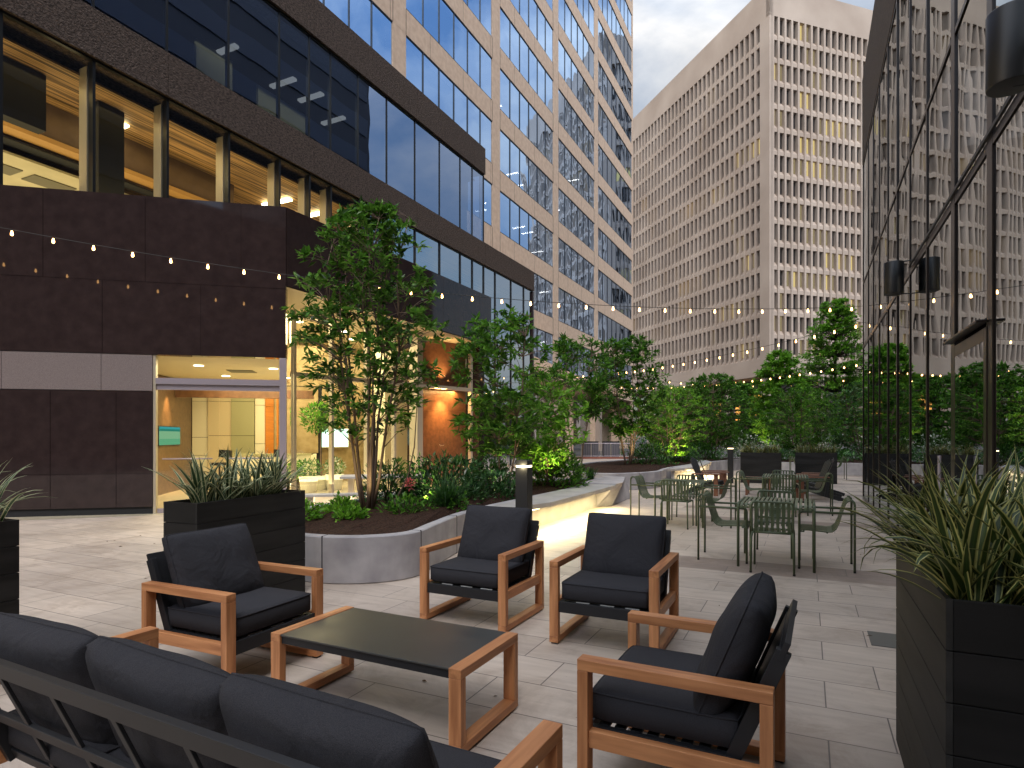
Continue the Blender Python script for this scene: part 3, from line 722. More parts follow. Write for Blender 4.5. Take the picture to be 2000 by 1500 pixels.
def lit_bench(label, x_in, x_out, y0, y1, yend, name='concrete_bench', taper=0.9):
    r = empty(name, (x_in, y0, 0), 0, label, 'bench', 'lit concrete benches along the planters')
    # seat slab with tapering start
    ox, oy = x_in, y0
    poly = [(x_in-0.0,y0-taper),(x_in+0.12,y0-taper*0.45),(x_in+0.38*(x_out-x_in)+0.15,y0-0.05),(x_out,y0+0.8),(x_out,(y0+y1)/2),(x_out-0.04,y1),(x_in,y1)]
    M().prism([(x-ox,y-oy) for x,y in poly], PH-0.075, PH+0.004).build('seat', bench_top, r, recalc=True, bevel=0.008)
    M().box(x_in-ox+0.002,x_in-ox+0.10,y0-oy-0.3,y1-oy,0.0,PH-0.078).build('base', bench_top, r)
    M().box(x_out-ox-0.14,x_out-ox-0.115,0.05,y1-oy-0.12,PH-0.088,PH-0.076).build('light_strip', led_mat, r)
    # end block
    e = M(); xa, xb = x_in-0.30, x_out
    v = [(xa,y1,0),(x_in+0.10,y1,0),(x_in+0.34,y1+0.35,0),(x_in+0.28,yend,0),(xa,yend,0),
         (xa,y1,PH+0.02),(xb-0.06,y1,PH+0.02),(xb-0.02,y1+0.45,PH+0.03),(x_in+0.20,yend-0.25,PH+0.05),(xa,yend-0.2,PH+0.05)]
    v = [(a-ox,b-oy,c) for a,b,c in v]
    e.add(v, [(4,3,2,1,0),(5,6,7,8,9),(0,1,6,5),(1,2,7,6),(2,3,8,7),(3,4,9,8),(4,0,5,9)])
    e.build('end_block', concrete, r, recalc=True, bevel=0.012)
    return r
lit_bench('pale concrete bench lit from beneath, projecting from the near planter behind the bollard', -4.205, -3.62, 8.1, 12.7, 14.9)
lit_bench('pale concrete bench lit from beneath on the farther planter, left of the deck chairs', -3.98, -3.40, 20.4, 25.0, 26.6)

def area(name, loc, rot, sx, sy, power, col, spread=180):
    d = bpy.data.lights.new(name, 'AREA'); d.shape = 'RECTANGLE'; d.size = sx; d.size_y = sy; d.energy = power; d.color = col
    d.spread = R(spread)
    o = bpy.data.objects.new(name, d); COL.objects.link(o); o.location = loc; o.rotation_euler = rot
    return o
def spot(name, loc, target, power, col, ang=50, blend=0.6, r=0.03):
    d = bpy.data.lights.new(name, 'SPOT'); d.energy = power; d.color = col; d.spot_size = R(ang); d.spot_blend = blend; d.shadow_soft_size = r
    o = bpy.data.objects.new(name, d); COL.objects.link(o); o.location = loc
    o.rotation_euler = (Vector(target)-Vector(loc)).to_track_quat('-Z','Y').to_euler()
    return o
def point(name, loc, power, col, r=0.05):
    d = bpy.data.lights.new(name, 'POINT'); d.energy = power; d.color = col; d.shadow_soft_size = r
    o = bpy.data.objects.new(name, d); COL.objects.link(o); o.location = loc; return o
WARM = (1.0,0.84,0.48); YEL = (1.0,0.74,0.30)
area('bench_strip_light', (-3.76,10.4,PH-0.095), (0,R(-18),0), 0.03, 4.4, 34, (1.0,0.84,0.46))
area('far_bench_strip_light', (-3.55,22.7,PH-0.095), (0,R(-18),0), 0.03, 4.4, 55, (1.0,0.84,0.46))

# bollard lamps
def bollard(label, loc):
    r = empty('bollard_lamp', loc, 0, label, 'bollard lamp', 'black bollard lamps')
    M().box(-0.085,0.085,-0.085,0.085,0,1.12).build('post', black_metal, r, bevel=0.003)
    M().box(-0.078,0.078,-0.078,0.078,1.1205,1.145).build('lens', boll_mat, r)
    M().box(-0.085,0.085,-0.085,0.085,1.1455,1.215).build('cap', black_metal, r, bevel=0.003)
    return r
b0 = bollard('square black bollard lamp with a glowing slot, just behind the armchair before the lit bench', (-3.34,7.27,0))
dup(b0, (-2.26,21.1,0), 0, 'distant black bollard lamp standing left of the crosswise planters')
dup(b0, (1.95,26.2,0), 0, 'distant black bollard lamp next to the end of the glass wall')
point('bollard_glow', (-3.34,7.12,1.13), 1.2, WARM, 0.03)

# ------------------------------------------------------------------ podium building (left)
PX = -14.0
cols = [-6.0,-3.1,-1.4,0.3,1.5,2.9,4.6,6.3,8.0,9.7,11.45,13.2,14.4,15.35,16.7,18.3,20.1,21.9,23.6,24.7,25.8,27.0,28.8,30.4,31.6]
pod = empty('office_podium', (PX,12,0), 0, 'brown stone-banded office building with lit lower windows, upper left', 'building')
def P(m): # shift to podium origin
    m.v = [(x-PX,y-12,z) for x,y,z in m.v]; return m
def band(name, z0, z1, y1, seams):
    a = M(); edges = [-6.0]+seams+[y1]
    for i in range(len(edges)-1): a.box(PX-0.9,PX+0.12,edges[i]+0.008,edges[i+1]-0.008,z0,z1)
    a.box(PX-0.85,PX+0.09,-6,y1-0.02,z0+0.01,z1-0.01)
    P(a).build(name, aggregate, pod)
band('spandrel_band', 9.74, 10.79, 31.6, [-0.5,4.6,9.66,14.5,20.1,25.8])
band('spandrel_band', 14.07, 15.3, 25.8, [-0.5,4.6,9.66,14.5,20.1,24.7])
tr = M()
for z in (9.69,10.79,14.02): tr.box(PX-0.05,PX+0.04,-6,25.8 if z > 11 else 31.6,z,z+0.05)
P(tr).build('window_head', black_frame, pod)
P(M().box(-40,PX-0.91,-6,25.6,15.0,15.25)).build('roof', aggregate, pod)
P(M().box(PX-6,PX-0.91,25.8,31.4,10.5,10.78)).build('roof', aggregate, pod)
P(M().box(PX-6,PX+0.1,31.45,31.6,0,9.68)).build('end_wall', granite, pod)
P(M().box(-40,PX-0.91,25.6,25.8,10.79,15.0)).build('end_wall', aggregate, pod)
for i in range(len(cols)-1):
    y0, y1 = cols[i], cols[i+1]
    g = P(M().quad((PX,y0+0.03,5.6 if y1 < 18.4 else 0.05),(PX,y1-0.03,5.6 if y1 < 18.4 else 0.05),(PX,y1-0.03,9.69),(PX,y0+0.03,9.69)))
    g.build('window', glass_pod_low if y0 < 16.5 else glass_pod_low2, pod)
    if y1 <= 25.9:
        P(M().quad((PX,y0+0.02,10.84),(PX,y1-0.02,10.84),(PX,y1-0.02,14.02),(PX,y0+0.02,14.02))).build('window', glass_pod, pod)
for i, y in enumerate(cols):
    P(M().box(PX-0.12,PX+0.045,y-0.03,y+0.03,5.6 if y < 18.4 else 0,9.685)).build('mullion', black_frame, pod)
    if y <= 25.9: P(M().box(PX-0.10,PX+0.03,y-0.02,y+0.02,10.845,14.015)).build('mullion', black_frame, pod)
# lit office floor behind the lower band of windows
P(M().box(-27,-14.4,-6,31,9.45,9.5)).build('slat_ceiling', slat_ceiling, pod)
P(M().box(-21,-20.8,-6,31,5.0,9.4)).build('office_wall', bulkhead, pod)
fr_ = M()
P(M().box(-16.6,-16.25,-4,13.5,8.62,9.44)).build('bulkhead', bulkhead, pod)
P(M().box(-16.62,-16.2,-4,13.5,8.50,8.615)).build('bulkhead_edge', bulk_edge, pod)
P(M().box(-20.7,-17.0,-4,12.6,8.20,8.26)).build('low_ceiling', tile_ceiling, pod)
vn = M()
for i in range(8): vn.box(-18.3,-17.7,1.2+i*1.25,2.2+i*1.25,8.17,8.198)
P(M().box(-17.0,-16.61,-4,13.5,8.40,8.44)).build('recess_strip', dark_int, pod)
P(vn).build('ceiling_vent', grey_vent, pod)
for i,(x,y,z,sx,sy) in enumerate([(-15.8,7.0,9.40,.9,.22),(-15.9,9.6,9.40,.9,.2),(-16.0,15.0,9.40,1.2,.2),(-16.0,16.4,9.40,1.4,.2),(-15.6,5.2,9.4,.8,.2),(-17.5,18.2,9.4,1.2,.2),(-17,22.4,9.4,1.2,.2)]):
    P(M().box(x-sx/2,x+sx/2,y-sy/2,y+sy/2,z-0.05,z)).build('ceiling_light', fixture, pod)
for y in (4.2,7.2,10.2): P(M().box(-16.88,-16.70,y-0.10,y+0.10,8.38,8.395)).build('ceiling_light', down_mat, pod)
P(M().box(-15.3,-15.0,6.7,7.6,8.2,9.42)).build('column', dark_int, pod)
P(M().box(-15.4,-15.0,8.7,9.3,6.0,9.42)).build('column', dark_int, pod)
for y in cols[5:15]: P(M().box(PX-0.42,PX-0.14,y-0.05,y+0.03,5.6,9.6)).build('blind_pocket', cream_metal, pod)
# faint interior behind the dark upper windows
P(M().box(-22,-21.8,-6,25,10.8,14)).build('office_wall', dark_int, pod)
P(M().box(-21.7,-14.3,-6,25.5,13.75,13.8)).build('dark_ceiling', dark_int, pod)
P(M().box(-21.7,-14.3,-6,25.5,10.80,10.83)).build('office_floor', dark_int, pod)
for (y,x) in ((13.4,-16.5),(15.5,-16.2),(16.6,-16.0),(18.2,-16.4)):
    P(M().box(x-0.6,x+0.5,y-0.09,y+0.09,13.66,13.74)).build('ceiling_light', fixture_w, pod)
P(M().box(-16.9,-16.8,12.6,13.9,10.9,13.7)).build('partition', pm('olive_partition',(0.25,0.25,0.18),0.7), pod)
P(M().box(-17.2,-17.1,15.2,17.4,10.9,13.7)).build('partition', pm('olive_partition_b',(0.28,0.28,0.2),0.7), pod)
area('office_light', (-15.2,6.5,7.0), (R(180),0,0), 1.6, 22, 120, YEL)
area('office_light_down', (-15.3,9,9.3), (0,0,0), 1.4, 20, 50, YEL)
area('office_low_light', (-18.4,4.5,6.4), (R(180),0,0), 3, 14, 120, (1.0,0.80,0.42))
area('upper_office_light', (-16,15.5,13.6), (0,0,0), 2, 6, 30, (1.0,0.9,0.6))
# ground-floor shopfront light seen past the trees
P(M().box(-19,-18.8,18.5,31,0,9)).build('back_wall', tan_stone, pod)
P(M().box(-18.7,-14.3,18.5,31,4.4,4.5)).build('low_ceiling', cream, pod)
area('shop_light', (-16.5,25,4.3), (0,0,0), 3, 10, 160, WARM)

# ------------------------------------------------------------------ granite entrance block with lobby
U = (0.78166,0.62371); N = (-0.62371,0.78166); O = (-11.56,7.74)
F1 = ((0,0), U, N)
lob = empty('granite_entrance_block', (O[0],O[1],0), 0, 'dark polished granite entrance block with glass doors and lit lobby', 'building')
def course(mat, zs, u0, u1, step, off, fr, name, t=0.25, v0=0.0, eps=0.009):
    m = M()
    for k in range(len(zs)-1):
        us = [u0]; u = u0+off[k%len(off)]
        while u < u1-0.3: 
            if u > u0+0.2: us.append(u)
            u += step
        us.append(u1)
        for a, b in zip(us[:-1], us[1:]): m.fbox(fr, a+eps/2, b-eps/2, v0, v0+t, zs[k]+eps/2, zs[k+1]-eps/2)
    m.fbox(fr, u0+0.01, u1-0.01, v0+0.02, v0+t-0.02, zs[0]+0.01, zs[-1]-0.01)
    return m.build(name, mat, lob, recalc=True)
UL = -3.2; UC = 2.46
course(granite, [0.14,0.80,2.41], UL, -0.02, 1.12, [0.3,0.3], F1, 'granite_wall')
M().fbox(F1, UL, -0.03, 0.03, 0.2, 0.0, 0.139).build('plinth', dark_int, lob, recalc=True)
course(granite_light, [2.415,3.125], UL, -0.02, 1.66, [0.62], F1, 'pale_stone_band')
course(granite, [3.13,4.55,6.24], UL, UC, 1.75, [0.55,1.3], F1, 'granite_wall')
# canopy along the plaza side
F2 = ((UC*U[0],UC*U[1]), (0,1), (-1,0))
course(granite, [4.62,6.24], 0.02, 9.05, 2.2, [1.6], F2, 'granite_canopy', t=0.3)
Cx, Cy = UC*U[0], UC*U[1]
M().add([(Cx-0.005,Cy,4.60),(Cx-0.005,Cy+9.05,4.60),(Cx-2.2,Cy+9.05,4.60),(Cx-2.4,Cy+1.2,4.60),(Cx-1.6,Cy+1.8,4.60)],[(0,1,2,3)]).build('canopy_soffit', cream, lob)
M().add([(-5,-3,6.2),(Cx-0.2,Cy,6.2),(Cx-0.2,Cy+9,6.2),(-2.6,Cy+9,6.2),(-2.6,-3,6.2)],[(0,1,2,3,4)]).build('roof', granite, lob)
M().box(-2.55,Cx-0.31,Cy+8.75,Cy+9.05,0,6.2).build('end_wall', granite, lob)
# entrance opening in the front face: u 0..2.33
M().fbox(F1, 2.33, 2.46, 0.0, 0.14, 0.0, 3.128).build('door_post', steel, lob, recalc=True, bevel=0.004)
M().fbox(F1, -0.018, 0.03, 0.02, 0.14, 0.0, 3.128).build('door_post', cream_metal, lob, recalc=True)
M().fbox(F1, 0.031, 2.329, 0.01, 0.13, 2.56, 2.68).build('door_head', steel, lob, recalc=True)
M().fbox(F1, 0.031, 2.329, 0.05, 0.13, 2.45, 2.557).build('door_head', steel, lob, recalc=True)
fquad(F1, 0.031, 2.329, 0.063, 2.69, 3.12).build('transom_window', glass_lobby, lob)
for k, (a, b) in enumerate(((0.04,1.17),(1.18,2.32))):
    d = fquad(F1, a, b, 0.076, 0.10, 2.44).build('glass_door', glass_lobby, lob)
    M().fbox(F1, a, b, 0.06, 0.092, 0.01, 0.099).build('door_rail', steel, d, recalc=True)
    pts = [(O0+F[0]*0, 0, 0) for O0, F in ()]
    h = M(); ua, ub = a+0.12, b-0.1
    h.tube([(U[0]*ua+N[0]*(-0.02),U[1]*ua+N[1]*(-0.02),1.08),(U[0]*ub+N[0]*(-0.02),U[1]*ub+N[1]*(-0.02),1.08)],0.014,8)
    for uu in (ua+0.06, ub-0.06): h.tube([(U[0]*uu-N[0]*0.02,U[1]*uu-N[1]*0.02,1.08),(U[0]*uu+N[0]*0.069,U[1]*uu+N[1]*0.069,1.08)],0.010,6)
    h.build('handle', steel, d, smooth=True)
# lobby glazing line
Q0 = (0.29,3.36); V = (0.21772,0.97601); N2 = (-0.97601,0.21772)
FL = (Q0, V, N2)
mull_u = [0.0,1.08,2.2,3.16,4.12,6.40]
for a, b in zip(mull_u[:-1], mull_u[1:]):
    fquad(FL, a+0.03, b-0.03, 0.005, 0.05, 2.98).build('window', glass_lobby, lob)
    fquad(FL, a+0.03, b-0.03, 0.005, 3.10, 4.59).build('window', glass_lobby, lob)
for i, u in enumerate(mull_u):
    w_ = 0.035 if i != 4 else 0.11
    M().fbox(FL, u-w_, u+w_, -0.05, 0.09 if i != 4 else 0.3, 0.0, 4.598).build('mullion', cream_metal, lob, recalc=True)
M().fbox(FL, 0.036, 6.364, -0.045, 0.085, 2.985, 3.095).build('transom', cream_metal, lob, recalc=True)
# short return between the front corner and the lobby glazing
M().add([(Cx-0.02,Cy+0.12,0.05),(Q0[0]+0.02,Q0[1]-0.03,0.05),(Q0[0]+0.02,Q0[1]-0.03,4.59),(Cx-0.02,Cy+0.12,4.59)],[(0,1,2,3)]).build('window', glass_lobby, lob)
# lobby interior
def LB(m): return m
M().add([(-3.5,-4,0.004),(Cx-0.05,Cy+0.1,0.004),(Q0[0],Q0[1],0.004),(1.72,9.7,0.004),(1.6,10.4,0.004),(-12,10.4,0.004),(-12,-4,0.004)],[(0,1,2,3,4,5,6)]).build('lobby_floor', lobby_floor, lob)
M().add([(-0.35,-0.1,3.135),(Cx-0.3,Cy+0.1,3.135),(-2.7,Cy+4.6,3.135),(-7.5,4.5,3.135)],[(3,2,1,0)]).build('lobby_ceiling', cream, lob)
M().add([(Cx-2.0,Cy+1.6,4.599),(1.9,10.3,4.599),(-12,10.3,4.599),(-12,2.0,4.599)],[(3,2,1,0)]).build('lobby_ceiling', cream, lob)
FR = ((0,0), U, N)
def strip(u0, u1, z0, z1, mat, v=7.0, nm='wall_panel', seams=()):
    m = M(); zs = [z0]+list(seams)+[z1]
    for a, b in zip(zs[:-1], zs[1:]): m.fbox(FR, u0+0.006, u1-0.006, v, v+0.1, a+0.006, b-0.006)
    m.build(nm, mat, lob, recalc=True)
M().fbox(FR, -3.6, 2.6, 7.12, 7.2, 0, 3.13).build('back_wall', dark_int, lob, recalc=True)
strip(-1.17,-0.72,0.0,3.1,white_wall,7.0,seams=(0.95,1.5,2.6))
strip(-0.72,-0.05,0.0,3.1,beige_panel,6.95,seams=(1.55,2.6))
strip(-0.05,0.62,0.0,3.1,sage_panel,6.9,seams=(1.55,2.6))
strip(0.62,0.92,0.0,3.1,white_wall,7.0,seams=(1.3,2.5))
strip(0.92,1.32,1.0,3.1,orange_panel,6.98,seams=(2.45,))
strip(1.32,2.5,1.0,3.1,tan_stone,6.99)
strip(0.62,2.5,0.0,1.0,white_wall,6.4,nm='low_wall')
brown_stone = pm('brown_lobby_stone', (0.10,0.055,0.026), 0.35, col2=(0.15,0.085,0.042), nscale=8)
M().fbox(FR, -1.30, -1.18, 0.6, 7.0, 0, 2.2).build('side_wall', brown_stone, lob, recalc=True)
M().fbox(FR, -1.30, -1.18, 0.6, 7.0, 2.203, 3.12).build('side_wall', brown_stone, lob, recalc=True)
M().fbox(FR, -1.17, 2.5, 5.4, 5.6, 2.62, 2.86).build('ceiling_beam', rust_stone, lob, recalc=True)
for (u, v) in ((0.35,1.8),(1.9,2.1),(0.4,4.2),(1.9,4.4)):
    M().tube([(U[0]*u+N[0]*v,U[1]*u+N[1]*v,3.13),(U[0]*u+N[0]*v,U[1]*u+N[1]*v,3.12)],0.10,16).build('downlight', down_mat, lob)
vq = M().fbox(FR, 0.75, 1.35, 2.6, 3.2, 3.12, 3.133).build('ceiling_vent', grey_vent, lob, recalc=True)
# big lobby
FB = (Q0, V, N2)
M().fbox(FB, 1.95, 6.2, 4.2, 4.4, 0, 4.59).build('back_wall', tan_stone, lob, recalc=True)
M().fbox(FB, 4.5, 5.45, 2.0, 2.6, 0, 4.59).build('column', white_wall, lob, recalc=True)
M().fbox(FB, 6.3, 8.5, 3.6, 3.8, 0, 4.59).build('back_wall', tan_stone, lob, recalc=True)
M().fbox(FB, 4.45, 6.75, 0.55, 0.75, 0, 2.35).build('rust_wall', rust_stone, lob, recalc=True)
M().fbox(FB, 4.45, 6.75, 0.551, 0.751, 2.355, 4.59).build('rust_wall', rust_stone, lob, recalc=True)
for (u, v) in ((0.9,1.2),(1.0,2.6),(2.6,1.5),(3.6,2.5)):
    p = (Q0[0]+V[0]*u+N2[0]*v, Q0[1]+V[1]*u+N2[1]*v)
    M().tube([(p[0],p[1],4.598),(p[0],p[1],4.585)],0.11,16).build('downlight', down_mat, lob)
def LW(u, v, z): return (O[0]+Q0[0]+V[0]*u+N2[0]*v, O[1]+Q0[1]+V[1]*u+N2[1]*v, z)
def FW(u, v, z): return (O[0]+U[0]*u+N[0]*v, O[1]+U[1]*u+N[1]*v, z)
area('lobby_light', LW(2.0,2.0,4.5), (0,0,R(12)), 3, 5, 160, WARM)
area('lobby_light_rear', LW(6.4,3.2,4.5), (0,0,R(12)), 1, 3, 90, WARM)
area('soffit_light', LW(1.5,1.0,0.3), (R(180),0,0), 2, 3, 30, WARM)
area('entrance_light', FW(0.9,3.6,3.08), (0,0,R(38)), 2.4, 5.4, 120, (1.0,0.83,0.46))
spot('wall_washer', LW(5.55,0.22,2.95), LW(5.55,0.56,1.5), 190, (1.0,0.52,0.18), 80, 0.9)
area('rust_wall_light', LW(5.5,0.18,3.0), (0,0,R(12)), 0.2, 1.6, 40, (1.0,0.55,0.2))
spot('wall_washer_up', LW(5.55,0.22,3.2), LW(5.55,0.56,4.2), 60, (1.0,0.6,0.25), 90, 0.9)
spot('entrance_washer', FW(-0.85,4.7,3.05), FW(-1.17,4.7,1.6), 160, (1.0,0.6,0.25), 50, 0.8)
# things in the lobby
scr = empty('wall_screen', FW(-1.175,4.9,1.30), R(38.6), 'lit wall screen in teal and pale green inside the entrance, left of the doors', 'screen')
def screen_mat():
    m, t, n, l = nt('screen_picture')
    out = mk(n,'ShaderNodeOutputMaterial'); e = mk(n,'ShaderNodeEmission'); e.inputs[1].default_value = 0.26
    tc = mk(n,'ShaderNodeTexCoord'); sp = mk(n,'ShaderNodeSeparateXYZ'); l.new(tc.outputs['Object'], sp.inputs[0])
    r = mk(n,'ShaderNodeValToRGB'); r.color_ramp.interpolation = 'CONSTANT'; el = r.color_ramp.elements
    el[0].position = 0; el[0].color = (0.20,0.62,0.33,1); el[1].position = 0.36; el[1].color = (0.05,0.35,0.25,1)
    q = el.new(0.42); q.color = (0.08,0.55,0.55,1); q = el.new(0.16); q.color = (0.35,0.72,0.40,1)
    l.new(sp.outputs[2], r.inputs[0]); l.new(r.outputs[0], e.inputs[0]); l.new(e.outputs[0], out.inputs[0]); m.cycles.emission_sampling = 'NONE'
    return m
scm = screen_mat()
M().box(-0.0,0.035,-0.95,0.85,-0.02,0.50).build('screen_frame', black_frame, scr)
M().box(0.036,0.04,-0.92,0.82,0.0,0.48).build('screen_glass', scm, scr)
for k, u in enumerate((0.15,1.55)):
    st = empty('bar_stool', FW(u,4.6,0), 0, ('dark round-backed bar stool inside the entrance, the left one behind the door handle' if k == 0 else 'dark bar stool inside the entrance, the right one near the door post'), 'bar stool', 'bar stools in the lobby')
    M().tube([(0,0,0),(0,0,0.03)],0.2,16).tube([(0,0,0.03),(0,0,0.75)],0.025,8).build('pedestal', black_metal, st)
    M().tube([(0,0,0.75),(0,0,0.82)],0.2,16).build('seat', black_metal, st)
    M().tube([(0,0.18,0.95),(0,0.2,1.15)],0.17,12).build('backrest', black_metal, st)
cn = empty('reception_counter', FW(1.0,5.3,0), R(38.6), 'pale reception counter inside the entrance under the orange panel', 'counter')
M().box(-0.7,1.4,0,0.5,0,0.98).build('counter_body', white_wall, cn); M().box(-0.75,1.45,-0.06,0.56,0.982,1.03).build('counter_top', sage_panel, cn)
def leaf_cluster(m, centre, rx, rz, n, size, rnd, aspect=0.4, up=0.2):
    for _ in range(n):
        while True:
            q = Vector((rnd.uniform(-1,1),rnd.uniform(-1,1),rnd.uniform(-1,1)))
            if q.length < 1: break
        p = Vector(centre)+Vector((q.x*rx,q.y*rx,q.z*rz))
        d = (q*0.8+Vector((rnd.gauss(0,.6),rnd.gauss(0,.6),rnd.gauss(up,.5)))).normalized()
        add_leaf(m, p, d, size*rnd.uniform(0.6,1.25), aspect, rnd)
def add_leaf(m, p, d, L, aspect, rnd):
    s = d.cross(Vector((rnd.gauss(0,.35),rnd.gauss(0,.35),1)))
    if s.length < 1e-3: s = Vector((1,0,0))
    s.normalize(); up = s.cross(d); w = L*aspect/2; b = len(m.v)
    m.v += [tuple(p), tuple(p+d*L*0.45+s*w+up*w*0.35), tuple(p+d*L-up*L*0.08), tuple(p+d*L*0.45-s*w+up*w*0.35)]
    m.f += [(b,b+1,b+2),(b,b+2,b+3)]; m.mi += [0,0]
rnd = random.Random(4)
for k,(u,v,h,rr,mt,lab,pot,ph_) in enumerate([(1.35,2.3,0.42,0.38,L_bright,'bright green bushy potted plant in a dark bowl behind the lobby glass',pot_mat,0.30),(1.25,1.3,0.45,0.33,L_dark,'grey-green potted plant in a white tub inside the lobby glass',white_pot,0.45),(2.15,1.4,0.45,0.30,L_white,'pale flowering potted plant in a white tub inside the lobby, right of the dark one',white_pot,0.45)]):
    x, y, _ = LW(u,v,0)
    pl = empty('potted_plant', (x,y,0), 0, lab, 'potted plant')
    M().tube([(0,0,0),(0,0,ph_)],[0.2,0.26],20).build('pot', pot, pl, smooth=False)
    m = M(); leaf_cluster(m,(0,0,ph_+0.2),rr,0.26,420,0.10,rnd); m.build('leaves', mt, pl)
x, y, _ = LW(1.9,1.7,0)
it = empty('indoor_tree', (x,y,0), 0, 'small indoor tree with drooping green crown behind the lobby glass', 'indoor tree')
M().tube([(0,0,0),(0.03,0,0.5),(-0.02,0.03,1.1),(0,0,1.75)],[0.03,0.025,0.02,0.012]).build('trunk', bark, it, smooth=True)
M().tube([(0,0,0),(0,0,0.4)],[0.17,0.22],20).build('pot', white_pot, it)
m = M(); leaf_cluster(m,(0,0,2.05),0.55,0.42,900,0.14,rnd); m.build('crown', L_mid, it)
sc2 = empty('display_panel', LW(4.05,4.14,1.18), R(-12.6), 'glowing pale green display panel inside the lobby behind the multi-stemmed tree', 'screen')
M().box(0.0,0.05,-0.6,0.6,-0.03,0.62).build('panel_frame', white_wall, sc2); M().box(0.051,0.056,-0.57,0.57,0.0,0.6).build('panel_glass', emis('pale_green_panel',(0.62,0.95,0.72),1.3,False), sc2)
# picnic table with benches between planter and lobby
pt_ = empty('plaza_table', (-7.55,9.9,0), R(38), 'grey-topped table with cream legs standing before the lobby glass', 'table')
M().box(-0.9,0.9,-0.38,0.38,0.71,0.75).build('tabletop', bench_top, pt_, bevel=0.004)
for s in (-1,1): M().box(s*0.7-0.05,s*0.7+0.05,-0.25,0.25,0,0.709).build('leg', cream_metal, pt_, bevel=0.004)
bn = empty('plaza_bench', (-7.75,8.9,0), R(38), 'long grey-topped bench with cream legs before the lobby glass, lower than its table', 'bench', 'benches by the plaza table')
M().box(-0.95,0.95,-0.18,0.18,0.42,0.46).build('seat', bench_top, bn, bevel=0.004)
for s in (-1,1): M().box(s*0.62-0.06,s*0.62+0.06,-0.14,0.14,0,0.419).build('leg', cream_metal, bn, bevel=0.004)
area('table_glow', (-7.7,9.4,0.40), (0,0,R(38)), 2.2, 0.8, 28, (1.0,0.88,0.6))

# ------------------------------------------------------------------ office tower behind
TX = -20.0
tw = empty('office_tower', (TX,45,0), 0, 'tall rosy stone tower with mirrored blue ribbon windows behind the podium', 'building')
def T(m): m.v = [(x-TX,y-45,z) for x,y,z in m.v]; return m
piers = [4.3,15.8,27.3,38.8,50.3,61.8]
YE = 76.8; FH = 4.45; NF = 13; Z0 = 7.40; GH = 3.05
wl = M()
for k in range(NF+1):
    z = Z0+FH*k; wl.box(TX-0.5,TX,-8,YE,z-(FH-GH),z)
wl.box(TX-0.5,TX,-8,YE,Z0+FH*NF+GH,Z0+FH*NF+GH+2)
for p in piers: wl.box(TX-0.5,TX-0.004,p-0.6,p+0.6,0,Z0+FH*(NF)+GH)
wl.box(TX-0.5,TX-0.004,YE-0.5,YE-0.004,0,Z0+FH*NF+GH)
wl.box(TX-30,TX-0.51,YE-0.4,YE,0,Z0+FH*NF+5)
T(wl).build('wall', tower_stone, tw)
sm_ = M()
for k in range(NF+1):
    z = Z0+FH*k
    for p in piers:
        for e in (-0.6,0.6): sm_.box(TX,TX+0.004,p+e-0.02,p+e+0.02,z-(FH-GH),z)
    for p in range(int((YE+8)/3.8)): sm_.box(TX,TX+0.003,-8+p*3.83-0.012,-8+p*3.83+0.012,z-(FH-GH)+0.01,z-0.01)
T(sm_).build('panel_joint', pm('dark_brown_joint',(0.10,0.06,0.05),0.9), tw)  # dark brown joint lines between the stone panels
be = [-8]+piers+[YE+0.1]
for k in range(NF):
    z0 = Z0+FH*k; z1 = z0+GH
    for a, b in zip(be[:-1], be[1:]):
        if b < 10 and k < 8: continue
        y0 = a+0.6; y1 = b-0.6
        n_ = max(3, round((y1-y0)/1.73)); dy = (y1-y0)/n_
        g = M(); fr = M()
        for i in range(n_):
            tl = (random.random()-0.5)*0.010
            g.quad((TX-0.06-tl,y0+i*dy,z0),(TX-0.06+tl,y0+(i+1)*dy,z0),(TX-0.06+tl,y0+(i+1)*dy,z1),(TX-0.06-tl,y0+i*dy,z1))
            if i: fr.box(TX-0.09,TX-0.015,y0+i*dy-0.03,y0+i*dy+0.03,z0,z1)
        fr.box(TX-0.09,TX-0.012,y0,y1,z0,z0+0.06).box(TX-0.09,TX-0.012,y0,y1,z1-0.06,z1)
        w = T(g).build('window', glass_tower, tw); T(fr).build('window_frame', black_frame, w)
T(M().box(TX-7,TX-6.9,-8,YE-0.5,6,Z0+FH*NF)).build('core_wall', dark_int, tw)
for k in range(NF):
    T(M().box(TX-6.89,TX-0.51,-8,YE-0.5,Z0+FH*k+GH+0.02,Z0+FH*k+GH+0.10)).build('dark_ceiling', dark_int, tw)
rl_ = random.Random(3)
for k, y in [(0,42),(0,45.5),(1,40.5),(1,43),(1,46),(1,52),(2,41),(2,42.2),(2,47),(2,48.6),(2,54),(3,46.5),(3,49),(3,56),(4,44),(4,60),(5,47),(5,52),(0,53),(0,55),(1,57)]:
    z = Z0+FH*k+GH-0.03; x = TX-1.6-rl_.random()*1.8
    T(M().box(x-0.55,x+0.55,y-0.09,y+0.09,z-0.04,z)).build('ceiling_light', tower_fix, tw)
# storefront at the foot of the tower
for p in piers: T(M().box(TX-0.02,TX+0.5,p-0.35,p+0.35,0,6.0)).build('column', beige, tw)
T(M().quad((TX-3,20,0),(TX-3,YE,0),(TX-3,YE,6),(TX-3,20,6))).build('storefront_glass', glass_pod_low2, tw)
T(M().box(TX-8,TX-7.8,20,YE,0,6)).build('back_wall', tan_stone, tw)
T(M().box(TX-8,TX-0.5,20,YE,5.9,5.98)).build('soffit', tower_stone, tw)
area('storefront_light', (TX-5,55,5.7), (0,0,0), 3, 30, 500, WARM)
